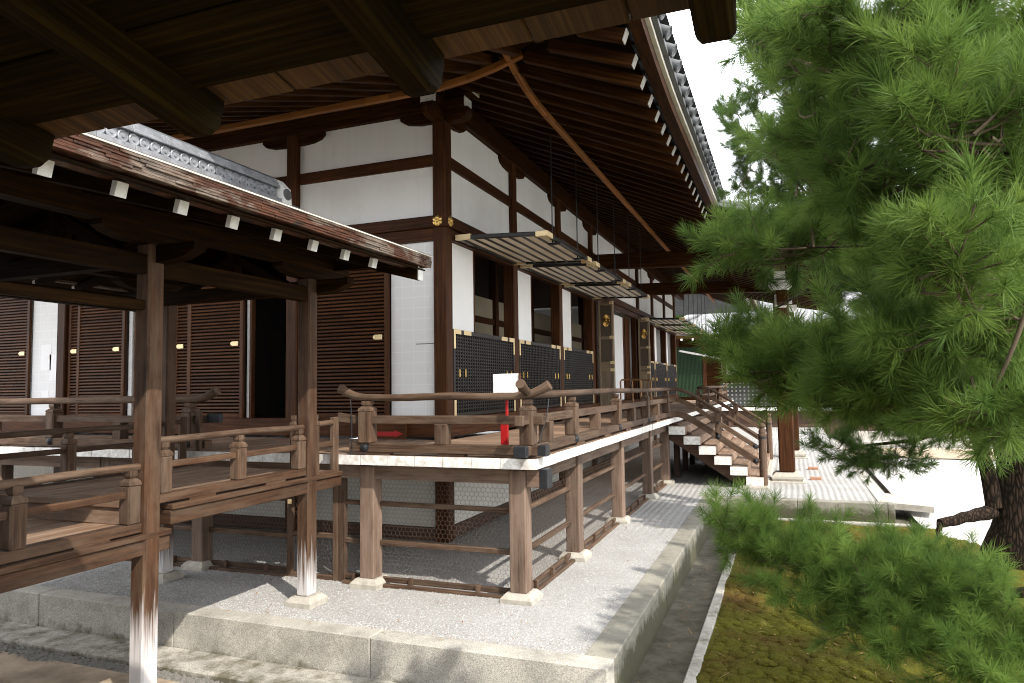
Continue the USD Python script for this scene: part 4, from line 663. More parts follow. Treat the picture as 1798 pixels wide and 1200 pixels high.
for x in (-3.42,): boss(RA, (x, 5.262, 1.44), (0, -1, 0)); boss(RA, (x, 5.245, 1.203), (0, -1, 0), 0.042)
for y in (6.50, 8.36, 10.22): boss(RA, (-1.902, y, 1.442), (1, 0, 0), 0.03); boss(RA, (-1.89, y, 1.206), (1, 0, 0), 0.04)
RB = thing('veranda_railing', 'timber railing with upturned end on the veranda left of the covered corridor', 'railing', (-5.2, 5.3, 1.14))
put('top_rail', long_rail((-13, 5.29, ZT), (-5.40, 5.29, ZT), (False, True), r=0.036), W_RAIL, RB); put('middle_rail', box(-13, -5.2, 5.262, 5.322, *ZM), W_RAIL, RB); put('base_rail', box(-13, -5.2, 5.245, 5.335, *ZB), W_RAIL, RB)
put('rail_end', box(-5.2, -5.05, 5.264, 5.32, ZM[0] + 0.004, ZM[1] + 0.02), IRON, RB); put('end_board', box(-5.28, -5.23, 5.21, 5.245, 1.14, 1.52), W_RAIL, RB)
for x in (-5.43, -7.33, -9.3, -11.2): knob(x, 5.29, 1.24, ZT - 0.035, 0.125, W_RAIL, RB); boss(RB, (x, 5.262, 1.44), (0, -1, 0)); boss(RB, (x, 5.245, 1.203), (0, -1, 0), 0.042)
for x in (-6.36, -8.3, -10.2): put('railing_stud', box(x - 0.06, x + 0.06, 5.24, 5.34, 1.238, 1.406), W_RAIL, RB)
RC = thing('veranda_railing', 'far timber railing on the veranda beyond the wooden stairs', 'railing', (-1.93, 16.6, 1.14))
put('top_rail', long_rail((-1.93, 16.7, ZT), (-1.93, 24.4, ZT), (False, True)), W_RAIL, RC); put('middle_rail', box(-1.962, -1.902, 16.6, 24.5, *ZM), W_RAIL, RC); put('base_rail', box(-1.98, -1.89, 16.6, 24.5, *ZB), W_RAIL, RC)
for y in (16.7, 18.6, 20.5, 22.4, 24.2): knob(-1.932, y, 1.24, ZT - 0.03, 0.115, W_RAIL, RC)

# ------------------------------------------------------------------ stairs down to the garden
ST = thing('wooden_stairs', 'broad wooden stairs with white step ends leading down to the gravel', 'stairs', (-1.2, 12.3, 0))
YA, YB = 12.24, 16.75
for i in range(6):
    xc, z0 = -0.565 - 0.245 * i, 0.045 + 0.163 * i; t = put('step', box(xc - 0.135, xc + 0.135, YA, YB, z0, z0 + 0.135, c=0.006), W_DECK, ST)
    put('painted_end', box(xc - 0.136, xc + 0.136, YA - 0.006, YA, z0 - 0.001, z0 + 0.136, c=0.001), WHITE, t)
put('threshold_stone', box(-0.80, -0.35, YA - 0.12, YB + 0.1, -0.05, 0.043, c=0.01), STONE, ST)
for y in (YA + 0.30, YB - 0.3): put('stringer', MB().prism([(-0.50, 0.02), (-0.86, 0.02), (-2.0, 0.78), (-2.0, 1.05), (-1.85, 1.05)], (0, y, 0), (1, 0, 0), (0, 0, 1), (0, 1, 0), 0.07), W_BASE, ST)
put('riser_boards', MB().prism([(-0.68, 0.1), (-0.72, 0.1), (-1.98, 0.95), (-1.94, 0.98)], (0, (YA + YB) / 2, 0), (1, 0, 0), (0, 0, 1), (0, 1, 0), YB - YA - 0.9), W_BASE, ST)
def curve_rail(y, sgn, z, w, h, round_=None, end_x=-0.50, drop=0.665):
    """a veranda rail that turns the corner and runs down beside the stairs"""
    y_in = y - sgn * 0.30 if sgn > 0 else y + 0.30
    P = [(-1.932, y - sgn * 0.22, z), (-1.930, y - sgn * 0.10, z), (-1.90, y - sgn * 0.03, z), (-1.83, y, z), (-1.73, y + 0.0, z - 0.012), (-1.62, y, z - 0.055), (-1.5, y, z - 0.125)]
    P.append((end_x, y, z - 0.125 - drop * (end_x + 1.5))); P = np.array(P); mb = MB()
    if round_: return mb.tube(P, round_, 12)
    for a, b in zip(P[:-1], P[1:]): d = (b - a) / np.linalg.norm(b - a); mb.beam(a - d * 0.006, b + d * 0.006, w, h)
    return mb
for y, sgn in ((12.36, 1), (16.62, -1)):
    put('stair_top_rail', curve_rail(y, sgn, ZT, 0, 0, 0.031), W_RAIL, ST); put('stair_middle_rail', curve_rail(y, sgn, 1.44, 0.06, 0.072), W_RAIL, ST); put('stair_base_rail', curve_rail(y, sgn, 1.204, 0.09, 0.10), W_RAIL, ST)
    for x in (-1.12,):
        zb_ = 1.204 - 0.125 - 0.665 * (x + 1.5); zt_ = ZT - 0.125 - 0.665 * (x + 1.5); put('stair_stud', box(x - 0.05, x + 0.05, y - 0.045, y + 0.045, zb_, zt_ - 0.03), W_RAIL, ST); boss(ST, (x, y - 0.046, zb_), (0, -1, 0), 0.04); boss(ST, (x, y - 0.031, zb_ + 0.235), (0, -1, 0), 0.03)
    for z in (1.204, 1.44): boss(ST, (-0.54, y - 0.046, z - 0.125 - 0.665 * (-0.54 + 1.5)), (0, -1, 0), 0.04)
    mb = MB().tube([(-0.43, y, 0.0), (-0.43, y, 0.83)], 0.062, 16).lathe([(0.062, 0.83), (0.067, 0.84), (0.067, 0.87), (0.055, 0.88), (0.058, 0.91), (0.052, 0.945), (0.036, 0.955), (0.036, 0.975), (0.05, 0.99), (0.056, 1.01), (0.048, 1.035), (0.02, 1.055), (0, 1.062)], (-0.43, y, 0), 16); nw = put('newel_post', mb, W_RAIL, ST); put('newel_cap', MB().lathe([(0.0635, 0.80), (0.0645, 0.80), (0.0645, 0.835), (0.0635, 0.835)], (-0.43, y, 0), 16), IRON, nw)
for y in (13.4, 14.5, 15.6): put('stair_support', box(-2.02, -1.92, y - 0.05, y + 0.05, 0.0, 1.05), W_BASE, ST)

# ------------------------------------------------------------------ porch over the stairs
PO = thing('stair_porch', 'tiled porch roof on square pillars reaching out over the wooden stairs', 'porch', (-0.07, 13.3, 0))
for x, y in ((-0.07, 13.30), (0.06, 17.6)):
    c = put('pillar', box(x - 0.13, x + 0.13, y - 0.13, y + 0.13, 0.17, 3.34, c=0.022), W_HALL, PO)
    put('pillar_stone', MB().hull([(x + a * k, y + b * k, z) for k, z in ((0.235, 0.03), (0.255, 0.07), (0.25, 0.11), (0.19, 0.165)) for a in (-1, 1) for b in (-1, 1)]), STONE, PO); put('paving_stone', box(x - 0.30, x + 0.30, y - 0.28, y + 0.28, -0.05, 0.03, c=0.01), STONE, PO)
    put('bearing_block', MB().hull([(x + a * k, y + b * k, z) for k, z in ((0.12, 3.34), (0.19, 3.42), (0.19, 3.50)) for a in (-1, 1) for b in (-1, 1)]), WHITE, PO); put('bracket_arm', box(x - 0.09, x + 0.09, y - 0.42, y + 0.42, 3.50, 3.62, c=0.01), W_EAVE, PO); put('bracket_end', box(x - 0.092, x + 0.092, y - 0.435, y - 0.42, 3.498, 3.622), WHITE2, PO); put('beam_nose', box(x - 0.10, x + 0.10, y - 0.34, y - 0.132, 3.02, 3.24, c=0.02), WHITE, PO)
    put('tie_beam', box(X0 + 0.005, x - 0.13, y - 0.10, y + 0.10, 3.99 - 0.0, 4.29, c=0.015) if False else MB().beam((X0 + 0.036, y + 0.12, 4.13), (x - 0.1, y + 0.0, 3.98), 0.17, 0.29, c=0.02), W_EAVE, PO)
put('head_beam', box(-0.13, 0.06, 12.4, 18.6, 3.04, 3.24, c=0.015), W_EAVE, PO); put('wall_plate', box(-0.16, 0.02, 11.2, 19.6, 3.625, 3.80, c=0.01), W_EAVE, PO)
def kz(x): t = (x + 1.0) / 2.0; return 4.10 - 0.62 * t + 0.14 * t * t                     # the porch slope flattens outwards
y = 10.62
while y < 20.4:
    mb = MB()
    xsr = np.linspace(-1.05, 1.0, 5)
    for a, b in zip(xsr[:-1], xsr[1:]): mb.beam((a, y, kz(a)), (b + 0.004, y, kz(b)), 0.078, 0.09)
    r = put('rafter', mb, W_EAVE, PO); put('painted_end', box(1.0, 1.008, y - 0.039, y + 0.039, kz(1.0) - 0.045, kz(1.0) + 0.045, c=0.001), WHITE2, r); y += 0.328
XX, YY = np.meshgrid(np.linspace(-1.3, 1.12, 10), np.linspace(10.42, 20.6, 30), indexing='ij'); put('roof_boards', MB().grid(np.stack([XX, YY, kz(XX) + 0.052], -1)[:, ::-1]), W_SHADED, PO)
XX, YY = np.meshgrid(np.linspace(-2.2, 1.2, 12), np.linspace(10.36, 20.66, 30), indexing='ij'); put('tile_field', MB().grid(np.stack([XX, YY, kz(XX) + 0.23 + 0.0 * XX], -1)), TILE, PO)
for yy, nm in ((10.44, 'verge_board'), (20.58, 'verge_board')):
    mb = MB(); q = np.linspace(-1.02, 1.14, 9)
    for a, b in zip(q[:-1], q[1:]): mb.beam((a, yy, kz(a) + 0.09), (b + 0.005, yy, kz(b) + 0.09), 0.07, 0.19)
    put(nm, mb, W_EAVE, PO); mb = MB()
    for k in range(16):
        a = -1.0 + k * 0.14; mb.beam((a, yy - 0.03, kz(a) + 0.215), (a + 0.15, yy - 0.03, kz(a + 0.15) + 0.205), 0.20, 0.045)
        mb.tube([(a, yy - 0.06, kz(a) + 0.265), (a + 0.15, yy - 0.06, kz(a + 0.15) + 0.255)], 0.055, 8)
    put('verge_tiles', mb, TILE_L, PO)
put('eave_board', box(1.0, 1.10, 10.45, 20.55, kz(1.05) + 0.04, kz(1.05) + 0.15), W_EAVE, PO); put('eave_lath', box(1.10, 1.16, 10.45, 20.55, kz(1.05) + 0.10, kz(1.05) + 0.19), CREAM, PO)

# ------------------------------------------------------------------ covered corridor that meets the veranda
CO = thing('covered_corridor', 'roofed timber corridor with stepped floor and railings in the left foreground', 'corridor', (-4.5, 3.2, -0.28))
EX, WX = -3.655, -5.37
cposts = [(EX, 3.23, -0.29), (EX, 4.77, 0.07), (WX, 3.30, -0.29), (WX, 4.95, 0.07), (EX, 1.65, -0.29), (WX, 1.65, -0.29)]
for x, y, z in cposts:
    put('post', box(x - 0.058, x + 0.058, y - 0.058, y + 0.058, z, 2.62, c=0.012), W_CORR, CO); stone(CO, x, y, 0.12, 0.07 if z > 0 else 0.03, 0.0 if z > 0 else -0.29)
for x in (EX, WX):
    put('wall_plate', box(x - 0.06, x + 0.06, 0.9, 5.28, 2.70, 2.83), W_ROOF, CO)
    for a, b in ((1.71, 3.17), (3.29, 4.71)): put('tie_beam', box(x - 0.04, x + 0.04, a, b, 2.425, 2.545), W_ROOF, CO)
    for y in (1.65, 3.25, 4.80): put('boat_bracket', MB().prism([(-0.40, 0.085), (-0.40, 0.055), (-0.33, 0.02), (-0.2, 0), (0.2, 0), (0.33, 0.02), (0.40, 0.055), (0.40, 0.085)], (x, y, 2.615), (0, 1, 0), (0, 0, 1), (-1, 0, 0), 0.10), W_ROOF, CO)
put('tie_beam', box(EX - 0.03, EX + 0.03, 1.7, 3.17, 2.205, 2.265), W_ROOF, CO)
for y in (1.65, 3.26, 4.85):
    put('cross_beam', box(WX - 0.35, EX + 0.35, y - 0.05, y + 0.05, 2.548, 2.612) if False else MB().prism([(-1.22, 0.11), (-1.22, 0.06), (-1.12, 0.02), (-0.95, 0), (0.95, 0), (1.12, 0.02), (1.22, 0.06), (1.22, 0.11)], (-4.512, y, 2.50), (1, 0, 0), (0, 0, 1), (0, 1, 0), 0.09), W_ROOF, CO)
    put('king_post', box(-4.56, -4.46, y - 0.05, y + 0.05, 2.61, 2.98), W_ROOF, CO); put('strut', beam((-5.1, y, 2.58), (-4.56, y, 2.86), 0.07, 0.08), W_ROOF, CO); put('strut', beam((-3.92, y, 2.58), (-4.46, y, 2.86), 0.07, 0.08), W_ROOF, CO)
put('ridge_beam', box(-4.57, -4.45, 0.9, 5.03, 2.98, 3.06), W_ROOF, CO)
SC = 0.27
y = 0.926
while y < 4.75:
    for sg in (1, -1):
        a, b = (-4.51, y, 2.66 + SC * 1.61), (-4.51 + sg * 1.61, y, 2.66); r = put('rafter', beam(a, b, 0.062, 0.07), W_ROOF, CO); d = (np.array(b) - a) / np.linalg.norm(np.array(b) - a)
        put('painted_end', beam(np.array(b) - d * 0.03, np.array(b) + d * 0.004, 0.0635, 0.0715, c=0.001), WHITE2, r)
    y += 0.366
for sg in (1, -1):
    put('end_rafter', beam((-4.51, 5.13, 3.125), (-4.51 + sg * 1.70, 5.13, 2.655), 0.07, 0.12), W_ROOF, CO); put('painted_end', box(-4.51 + sg * 1.70, -4.51 + sg * 1.712, 5.094, 5.166, 2.595, 2.715), WHITE2, CO)
    put('roof_boards', beam((-4.51, 3.03, 3.15), (-4.51 + sg * 1.72, 3.03, 2.686), 4.32, 0.012, c=0.001), W_ROOF, CO)
    xe_ = -4.51 + sg * 1.655; put('eave_board', beam((xe_, 0.85, 2.735), (xe_, 5.19, 2.735), 0.10, 0.05), W_ROOF, CO)
    # layered shingle edge: courses of short pieces
    xo = -4.51 + sg * 1.76; mb = MB()
    for j in range(6):
        t = 0.8 + RND.random() * 0.2
        while t < 5.18:
            L = RND.uniform(0.10, 0.34); u = min(t + L, 5.22); jj = RND.uniform(-0.006, 0.004); z = 2.708 + j * 0.0145; mb.box(xo - sg * 0.22, xo + sg * (jj + 0.002 * j), t + 0.001, u - 0.001, z, z + 0.0138, c=0.002); t = u
    put('shingle_edge', mb, W_SHIN, CO, 'weathered layered shingle edge of the corridor roof')
    put('edge_trim', beam((xo, 0.85, 2.800), (xo, 5.23, 2.800), 0.03, 0.008, c=0.001), CREAM, CO); put('roof_slope', beam((-4.51, 3.03, 3.44), (xo, 3.03, 2.798), 4.38, 0.03, c=0.005), BARKROOF, CO)
    mb = MB()
    for j in range(6):
        o = 0.0145 * j; mb.beam((-4.51 + sg * 0.02, 5.16 + 0.004 * (j % 3), 3.33 + o), (xo, 5.16 + 0.004 * (j % 3), 2.713 + o), 0.12, 0.0135, c=0.002)
    put('verge_edge', mb, W_SHIN, CO)
put('gable_board', MB().hull([(-6.1, 5.06, 2.72), (-2.92, 5.06, 2.72), (-4.51, 5.06, 3.2), (-6.1, 5.04, 2.72), (-2.92, 5.04, 2.72), (-4.51, 5.04, 3.2)]), W_ROOF, CO)
# ridge of grey tiles with its row of round tiles
RZ = 3.445
for k, (w, z0, z1) in enumerate(((0.34, RZ, RZ + 0.05), (0.22, RZ + 0.05, RZ + 0.152), (0.30, RZ + 0.152, RZ + 0.178), (0.27, RZ + 0.18, RZ + 0.204), (0.24, RZ + 0.206, RZ + 0.23))):
    y = 0.9
    while y < 5.27: u = min(y + 0.31, 5.28); put('ridge_tile', box(-4.51 - w / 2, -4.51 + w / 2, y + 0.002, u - 0.002, z0, z1, c=0.004), TILE_L, CO); y = u
put('ridge_cap', MB().tube([(-4.51, 0.9, RZ + 0.235), (-4.51, 5.34, RZ + 0.235)], 0.055, 12), TILE, CO)
y = 1.2
while y < 5.25:
    for sg in (1, -1): put('round_tile', MB().lathe([(0.042, -0.02), (0.046, 0.016), (0.038, 0.022), (0.032, 0.014), (0.014, 0.013), (0.010, 0.022), (0, 0.023)], (-4.51 + sg * 0.11, y, RZ + 0.101), 14, (sg, 0, 0)), TILE_L, CO)
    y += 0.093
put('ridge_end', MB().hull([(-4.51 + a, yy, z) for yy in (5.285, 5.40) for a, z in ((-0.19, RZ - 0.02), (0.19, RZ - 0.02), (0.17, RZ + 0.16), (0.08, RZ + 0.25), (-0.08, RZ + 0.25), (-0.17, RZ + 0.16))]), WHITE2, CO, 'white plastered block that closes the corridor ridge')
put('end_tile', MB().tube([(-4.51, 5.34, RZ + 0.12), (-4.51, 5.46, RZ + 0.115)], 0.05, 12), TILE, CO); put('end_tile', MB().tube([(-4.36, 5.41, RZ - 0.015), (-4.34, 5.50, RZ - 0.03)], 0.05, 12), TILE, CO)
put('end_disc', MB().lathe([(0.055, 0), (0.055, 0.012), (0.04, 0.016), (0, 0.010)], (-4.338, 5.342, RZ + 0.10), 14, (1, 0, 0)), TILE, CO)
# floors and railings
def section(y0, y1, zf, name):
    x = WX + 0.06
    while x < EX - 0.07: w = min(0.27, EX - 0.055 - x); put('floor_plank', box(x + 0.0015, x + w - 0.0015, y0, y1, zf - 0.035, zf + RND.uniform(-0.002, 0.002)), W_DECK, CO); x += w
    for x in (EX, WX):
        put('floor_beam', box(x - 0.045, x + 0.045, y0, y1, zf - 0.125, zf - 0.037), W_CORR, CO); put('edge_plank', box(x - 0.065, x + 0.06, y0, y1, zf - 0.033, zf + 0.002), W_CORR, CO)
YS = 3.37
section(0.6, YS, 0.86, 'low'); section(YS + 0.002, 5.18, 1.005, 'high'); put('step_riser', box(WX + 0.06, EX - 0.06, YS - 0.03, YS - 0.001, 0.862, 0.968), W_DECK, CO)
put('step_nosing', box(WX + 0.06, EX - 0.06, YS - 0.045, YS + 0.12, 0.970, 1.012), W_DECK, CO)
for x in (EX, WX): 
    for y in (2.2, 4.0): put('cross_joist', box(WX, EX, y - 0.04, y + 0.04, (0.86 if y < 3 else 1.005) - 0.12, (0.86 if y < 3 else 1.005) - 0.036), W_BASE, CO) if x == EX else None
def crail(x, y0, y1, zf, posts):
    for u, v in ((0.04, 0.42), (0.58, 0.96)): a, b = y0 + (y1 - y0) * u, y0 + (y1 - y0) * v
    mb = MB().box(x - 0.038, x + 0.038, y0, y1, zf + 0.022, zf + 0.078); n = max(2, int((y1 - y0) / 0.55))
    for i in range(n): t = y0 + (y1 - y0) * (i + 0.5) / n; mb.box(x - 0.037, x + 0.037, t - 0.11, t + 0.11, zf + 0.002, zf + 0.024, c=0.002)
    put('base_rail', mb, W_CORR, CO); put('middle_rail', box(x - 0.020, x + 0.020, y0, y1, zf + 0.232, zf + 0.272), W_CORR, CO)
    P = [(x, t, zf + 0.408 + 0.003 * math.sin(5 * t)) for t in np.linspace(y0, y1, 12)]; put('top_rail', MB().tube(P, 0.0225, 12), W_RAIL, CO)
    for y in posts: knob(x, y, zf + 0.077, zf + 0.392, 0.088, W_RAIL, CO)
for x in (EX, WX):
    crail(x, 0.6, 3.17, 0.85, [1.3, 2.44, 3.115]); crail(x, 3.29, 4.71, 1.0, [3.345, 4.0, 4.66]); y = 5.15
    put('end_board', box(x - 0.018, x + 0.018, 5.10, 5.18, 0.90, 1.47), W_RAIL, CO); P = [(x, 4.83, 1.42), (x, 5.11, 1.425)]; put('top_rail', MB().tube(P, 0.0225, 12), W_RAIL, CO); put('middle_rail', box(x - 0.018, x + 0.018, 4.83, 5.10, 1.225, 1.27), W_CORR, CO); put('base_rail', box(x - 0.036, x + 0.036, 4.83, 5.10, 0.94, 1.02), W_CORR, CO)
for dy, dx in ((-0.085, 0.0), (0.085, 0.0)):
    knob(EX + 0.01, 4.77 + (0.098 if dy > 0 else 0.0) , 0.90, 1.50, 0.05, W_RAIL, CO, 'post_stub') if dy > 0 else knob(EX - 0.09, 4.72, 0.98, 1.50, 0.055, W_RAIL, CO, 'post_stub')

# ------------------------------------------------------------------ roof edge overhead, under which the picture was taken
FR = thing('near_eave', 'dark timber eave overhead with heavy rafters at the top of the view', 'roof eave', (-1.5, 1.6, 2.5))
fz = lambda y: 2.475 - 0.2 * (y - 1.6)
for x in (-10.7, -9.94, -9.19, -8.43, -7.67, -6.91, -6.16, -5.40, -4.645, -3.89, -3.135, -2.38, -1.623, -0.862, -0.105):  # the unseen western rafters are added to darken the corridor side
    yb = 1.66; x -= 0.018; zb_ = fz(yb); a = np.array([x, -1.6, fz(-1.6) + 0.07]); d = np.array([0, 1, -0.2]) / math.hypot(1, 0.2); u = np.array([0, 0.2, 1.0]) / math.hypot(1, 0.2)
    e0 = np.array([x, yb, zb_ + 0.07]); L = np.linalg.norm(e0 - a); prof = [(0, -0.07), (L - 0.055, -0.07), (L - 0.015, -0.055), (L, -0.02), (L, 0.07), (0, 0.07)]
    hullp = []
    for p_, q_ in prof:
        lowr = q_ < -0.05; w = 0.032 if lowr else 0.044
        hullp += [a + d * p_ + u * q_ + np.array([w, 0, 0]), a + d * p_ + u * q_ - np.array([w, 0, 0])]
        if lowr: hullp += [a + d * p_ + u * (q_ + 0.016) + np.array([0.044, 0, 0]), a + d * p_ + u * (q_ + 0.016) - np.array([0.044, 0, 0])]
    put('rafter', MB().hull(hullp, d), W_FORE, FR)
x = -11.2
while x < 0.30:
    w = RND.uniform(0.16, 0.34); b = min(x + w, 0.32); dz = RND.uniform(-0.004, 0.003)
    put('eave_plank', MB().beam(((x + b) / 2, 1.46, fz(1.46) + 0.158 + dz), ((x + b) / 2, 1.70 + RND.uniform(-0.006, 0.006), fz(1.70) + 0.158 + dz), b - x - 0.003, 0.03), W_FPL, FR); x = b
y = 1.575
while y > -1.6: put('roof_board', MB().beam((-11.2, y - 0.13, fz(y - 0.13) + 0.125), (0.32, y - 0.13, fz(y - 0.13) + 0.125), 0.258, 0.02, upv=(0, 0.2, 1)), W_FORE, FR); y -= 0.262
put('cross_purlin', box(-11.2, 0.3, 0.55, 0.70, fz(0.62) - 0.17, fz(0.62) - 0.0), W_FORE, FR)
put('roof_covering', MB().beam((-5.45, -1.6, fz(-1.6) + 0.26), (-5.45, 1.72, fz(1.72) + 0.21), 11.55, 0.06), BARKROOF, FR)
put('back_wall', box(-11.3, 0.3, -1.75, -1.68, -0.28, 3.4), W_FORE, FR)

# ------------------------------------------------------------------ small things
NB = thing('notice_board', 'blank white notice board on a red stand at the veranda corner', 'notice board', (-2.29, 5.72, VZ))
put('board', box(-2.41, -2.17, 5.71, 5.735, 1.60, 1.82), WHITE2, NB); put('board_back', box(-2.165, -2.155, 5.70, 5.74, 1.60, 1.82), W_DOOR, NB); put('stand', box(-2.312, -2.29, 5.75, 5.772, 1.15, 1.62), RED, NB); put('stand_foot', box(-2.35, -2.26, 5.70, 5.82, 1.141, 1.155), RED, NB); put('stand_board', box(-2.352, -2.285, 5.73, 5.742, 1.17, 1.40), RED, NB)
AR = thing('arrow_sign', 'brown sign with a red arrow pointing right against the hall sill', 'sign', (-4.17, 6.93, VZ))
put('plate', box(-4.36, -3.98, 6.93, 6.945, 1.145, 1.335), W_DOOR, AR); put('arrow', MB().prism([(-0.18, 0.0), (0.05, 0.0), (0.05, -0.012), (0.17, 0.028), (0.05, 0.068), (0.05, 0.050), (-0.18, 0.050)], (-4.18, 6.927, 1.175), (1, 0, 0), (0, 0, 1), (0, 1, 0), 0.004), RED, AR)
HR = thing('entrance_handrail', 'low brown metal handrail frame before the hall doorway', 'handrail', (-3.0, 14.3, VZ))
for y0 in (13.95, 15.1):
    put('rail_frame', MB().tube([(-3.12, y0, 1.14), (-3.12, y0, 1.79), (-3.09, y0, 1.82), (-2.75, y0, 1.82), (-2.72, y0, 1.79), (-2.72, y0, 1.14)], 0.016, 8), BRASS, HR); put('cross_bar', MB().tube([(-3.12, y0, 1.62), (-2.72, y0, 1.62)], 0.010, 6), BRASS, HR)
BS = thing('stone_bridge', 'flat stone slab bridging the ditch beside the raised gravel', 'stone slab', (1.6, 12.0, -0.2))
put('slab', MB().hull([(x, y, z) for z in (-0.19, -0.10) for x, y in ((1.22, 12.02), (1.88, 11.75), (2.05, 12.6), (1.35, 13.0))]), STONE, BS)
for i, (y, dy) in enumerate(((15.2, 0), (13.6, 0.1))):
    q = thing('garden_brick', ('red brick lying on the gravel beside the porch pillar, farther one', 'red brick lying on the gravel beside the porch pillar, nearer one')[i], 'brick', (0.36, y, 0)); put('brick_block', box(0.30, 0.48, y - 0.06, y + 0.06, 0.0, 0.05), plain('brick_red' + 'ab'[i], (0.36, 0.19, 0.12), 0.9, var=0.2), q)
CH = thing('dangling_wire', 'thin dark wire dangling from the upturned rail end by the corridor', 'wire', (-3.6, 5.28, 1.2)); put('strand', MB().tube([(-3.575, 5.262, 1.62), (-3.555, 5.25, 1.45), (-3.545, 5.24, 1.2), (-3.54, 5.22, 1.14)], 0.004, 6), IRON, CH)
CH = thing('hanging_cable', 'black cable drooping from the corner railing to the veranda floor', 'cable', (-1.86, 5.3, 1.2)); put('cable', MB().tube([(-1.86, 5.60, 1.60), (-1.865, 5.55, 1.45), (-1.90, 5.48, 1.30), (-1.93, 5.44, 1.15)], 0.005, 6), IRON, CH)

# ------------------------------------------------------------------ buildings beyond
FB = thing('far_hall', 'neighbouring hall with pale tiled hip roof beyond the stairs', 'temple building', (2.0, 30, 0))
def tilefield(A, B, C, D, pitch=0.30, course=0.27):
    """A, B at the eave; D, C above them. Pan-and-cover waves with stepped courses"""
    A, B, C, D = (np.array(q, float) for q in (A, B, C, D)); W, L = np.linalg.norm(B - A), np.linalg.norm((D + C) / 2 - (A + B) / 2); nx = int(W / pitch * 5); nc = int(L / course); rows = []
    for j in range(nc):
        for t, dz in ((j / nc, 0.035), ((j + 0.97) / nc, 0.0)): rows.append((t, dz))
    s = np.linspace(0, 1, nx)[None, :, None]; t = np.array([r[0] for r in rows])[:, None, None]; dz = np.array([r[1] for r in rows])[:, None]
    P = (A * (1 - s) + B * s) * (1 - t) + (D * (1 - s) + C * s) * t; wv = 0.045 * (1 - np.abs(np.sin(np.pi * (P[..., 0] + P[..., 1]) / pitch)) * 1.6); P[..., 2] += wv + dz; return MB().grid(P[:, ::-1] if np.cross(B - A, D - A)[2] < 0 else P.transpose(1, 0, 2))
put('tile_roof', tilefield((-4.7, 29.0, 3.72), (12, 29.0, 3.72), (12, 33.5, 6.4), (-0.6, 33.5, 6.4)), TILE_F, FB); put('tile_roof', tilefield((-4.75, 38, 3.72), (-4.75, 29.0, 3.72), (-0.65, 33.5, 6.4), (-0.65, 34, 6.4)), TILE_F, FB)
put('hip_ridge', MB().tube([(-4.8, 28.95, 3.84), (-0.6, 33.5, 6.55)], 0.13, 10), TILE_F, FB); put('ridge', MB().tube([(-0.7, 33.5, 6.55), (12, 33.5, 6.55)], 0.22, 10), TILE_F, FB)
put('eave_board', box(-4.6, 12, 29.02, 29.10, 3.56, 3.70), W_EAVE, FB); put('eave_soffit', box(-4.5, 12, 29.1, 31, 3.60, 3.68), W_EAVE, FB)
for x in np.arange(-4.4, 12, 0.45): put('rafter_end', box(x - 0.04, x + 0.04, 29.0, 29.03, 3.48, 3.56), WHITE2, FB)
put('wall', box(-4.4, 12, 30.6, 30.7, 0.0, 3.6), W_EAVE, FB); put('plaster_panel', box(-2.55, -1.35, 30.56, 30.6, 2.1, 3.3), PLASTER_LOW, FB); 
for x in np.arange(-4.35, 12, 1.9): put('post', box(x - 0.08, x + 0.08, 30.5, 30.62, -0.2, 3.6), W_HALL, FB)
bl = put('reed_blind', box(-4.28, -3.25, 29.85, 29.88, 1.2, 3.25), BLIND, FB, 'dark green reed blind hanging under the far eave'); mb = MB()
for x in np.arange(-4.26, -3.26, 0.055): mb.box(x - 0.012, x + 0.012, 29.83, 29.855, 1.2, 3.25)
put('blind_slats', mb, BLIND, bl); put('post', box(-3.24, -3.10, 29.8, 29.95, 0.2, 3.4), W_HALL, FB)
put('floor_edge', box(-4.4, 12, 29.2, 30.5, 0.66, 0.76), WHITE2, FB); put('floor_skirt', box(-4.4, 12, 29.5, 29.6, -0.3, 0.66), W_BASE, FB)
lt = put('lattice_wall', box(-2.6, 3.2, 30.35, 30.38, 0.80, 1.75), PLASTER_LOW, FB); mb = MB()
for x in np.arange(-2.6, 3.2, 0.16): mb.box(x, x + 0.095, 30.31, 30.345, 0.80, 1.75)
for z in np.arange(0.82, 1.75, 0.16): mb.box(-2.6, 3.2, 30.30, 30.335, z, z + 0.085)
put('lattice_bars', mb, LACQB, lt)
for x in np.arange(-2.2, 12, 2.2): put('skirt_post', box(x - 0.07, x + 0.07, 29.42, 29.52, -0.3, 0.66), W_BASE, FB)
PP = thing('white_pole', 'thin white pole slanting down from the far corner of the hall', 'pole', (-3.3, 25.2, 2.9)); put('pole', MB().tube([(-3.42, 24.5, 2.86), (-2.2, 26.2, 2.62)], 0.035, 8), WHITE2, PP)
struct('far_kerb', MB().box(1.5, 40, 24.0, 24.3, -0.3, -0.10).box(1.5, 40, 26.5, 26.8, -0.3, 0.05), KERB)
struct('far_earth', sheet(-3, 14, 20.5, 23.5, -0.235, 30, 12, 0.03, 0.6, 31), DIRT)
FW = thing('far_wall', 'low pale wall with dark coping at the far side of the court', 'wall', (12, 34, -0.3)); put('wall_body', box(4, 40, 33.0, 33.3, -0.3, 0.9), PLASTER, FW); put('coping', box(4, 40, 32.9, 33.4, 0.9, 1.05), TILE, FW)
put('wall_foot', box(4, 40, 32.95, 33.0, -0.3, 0.05), KERB, FW)

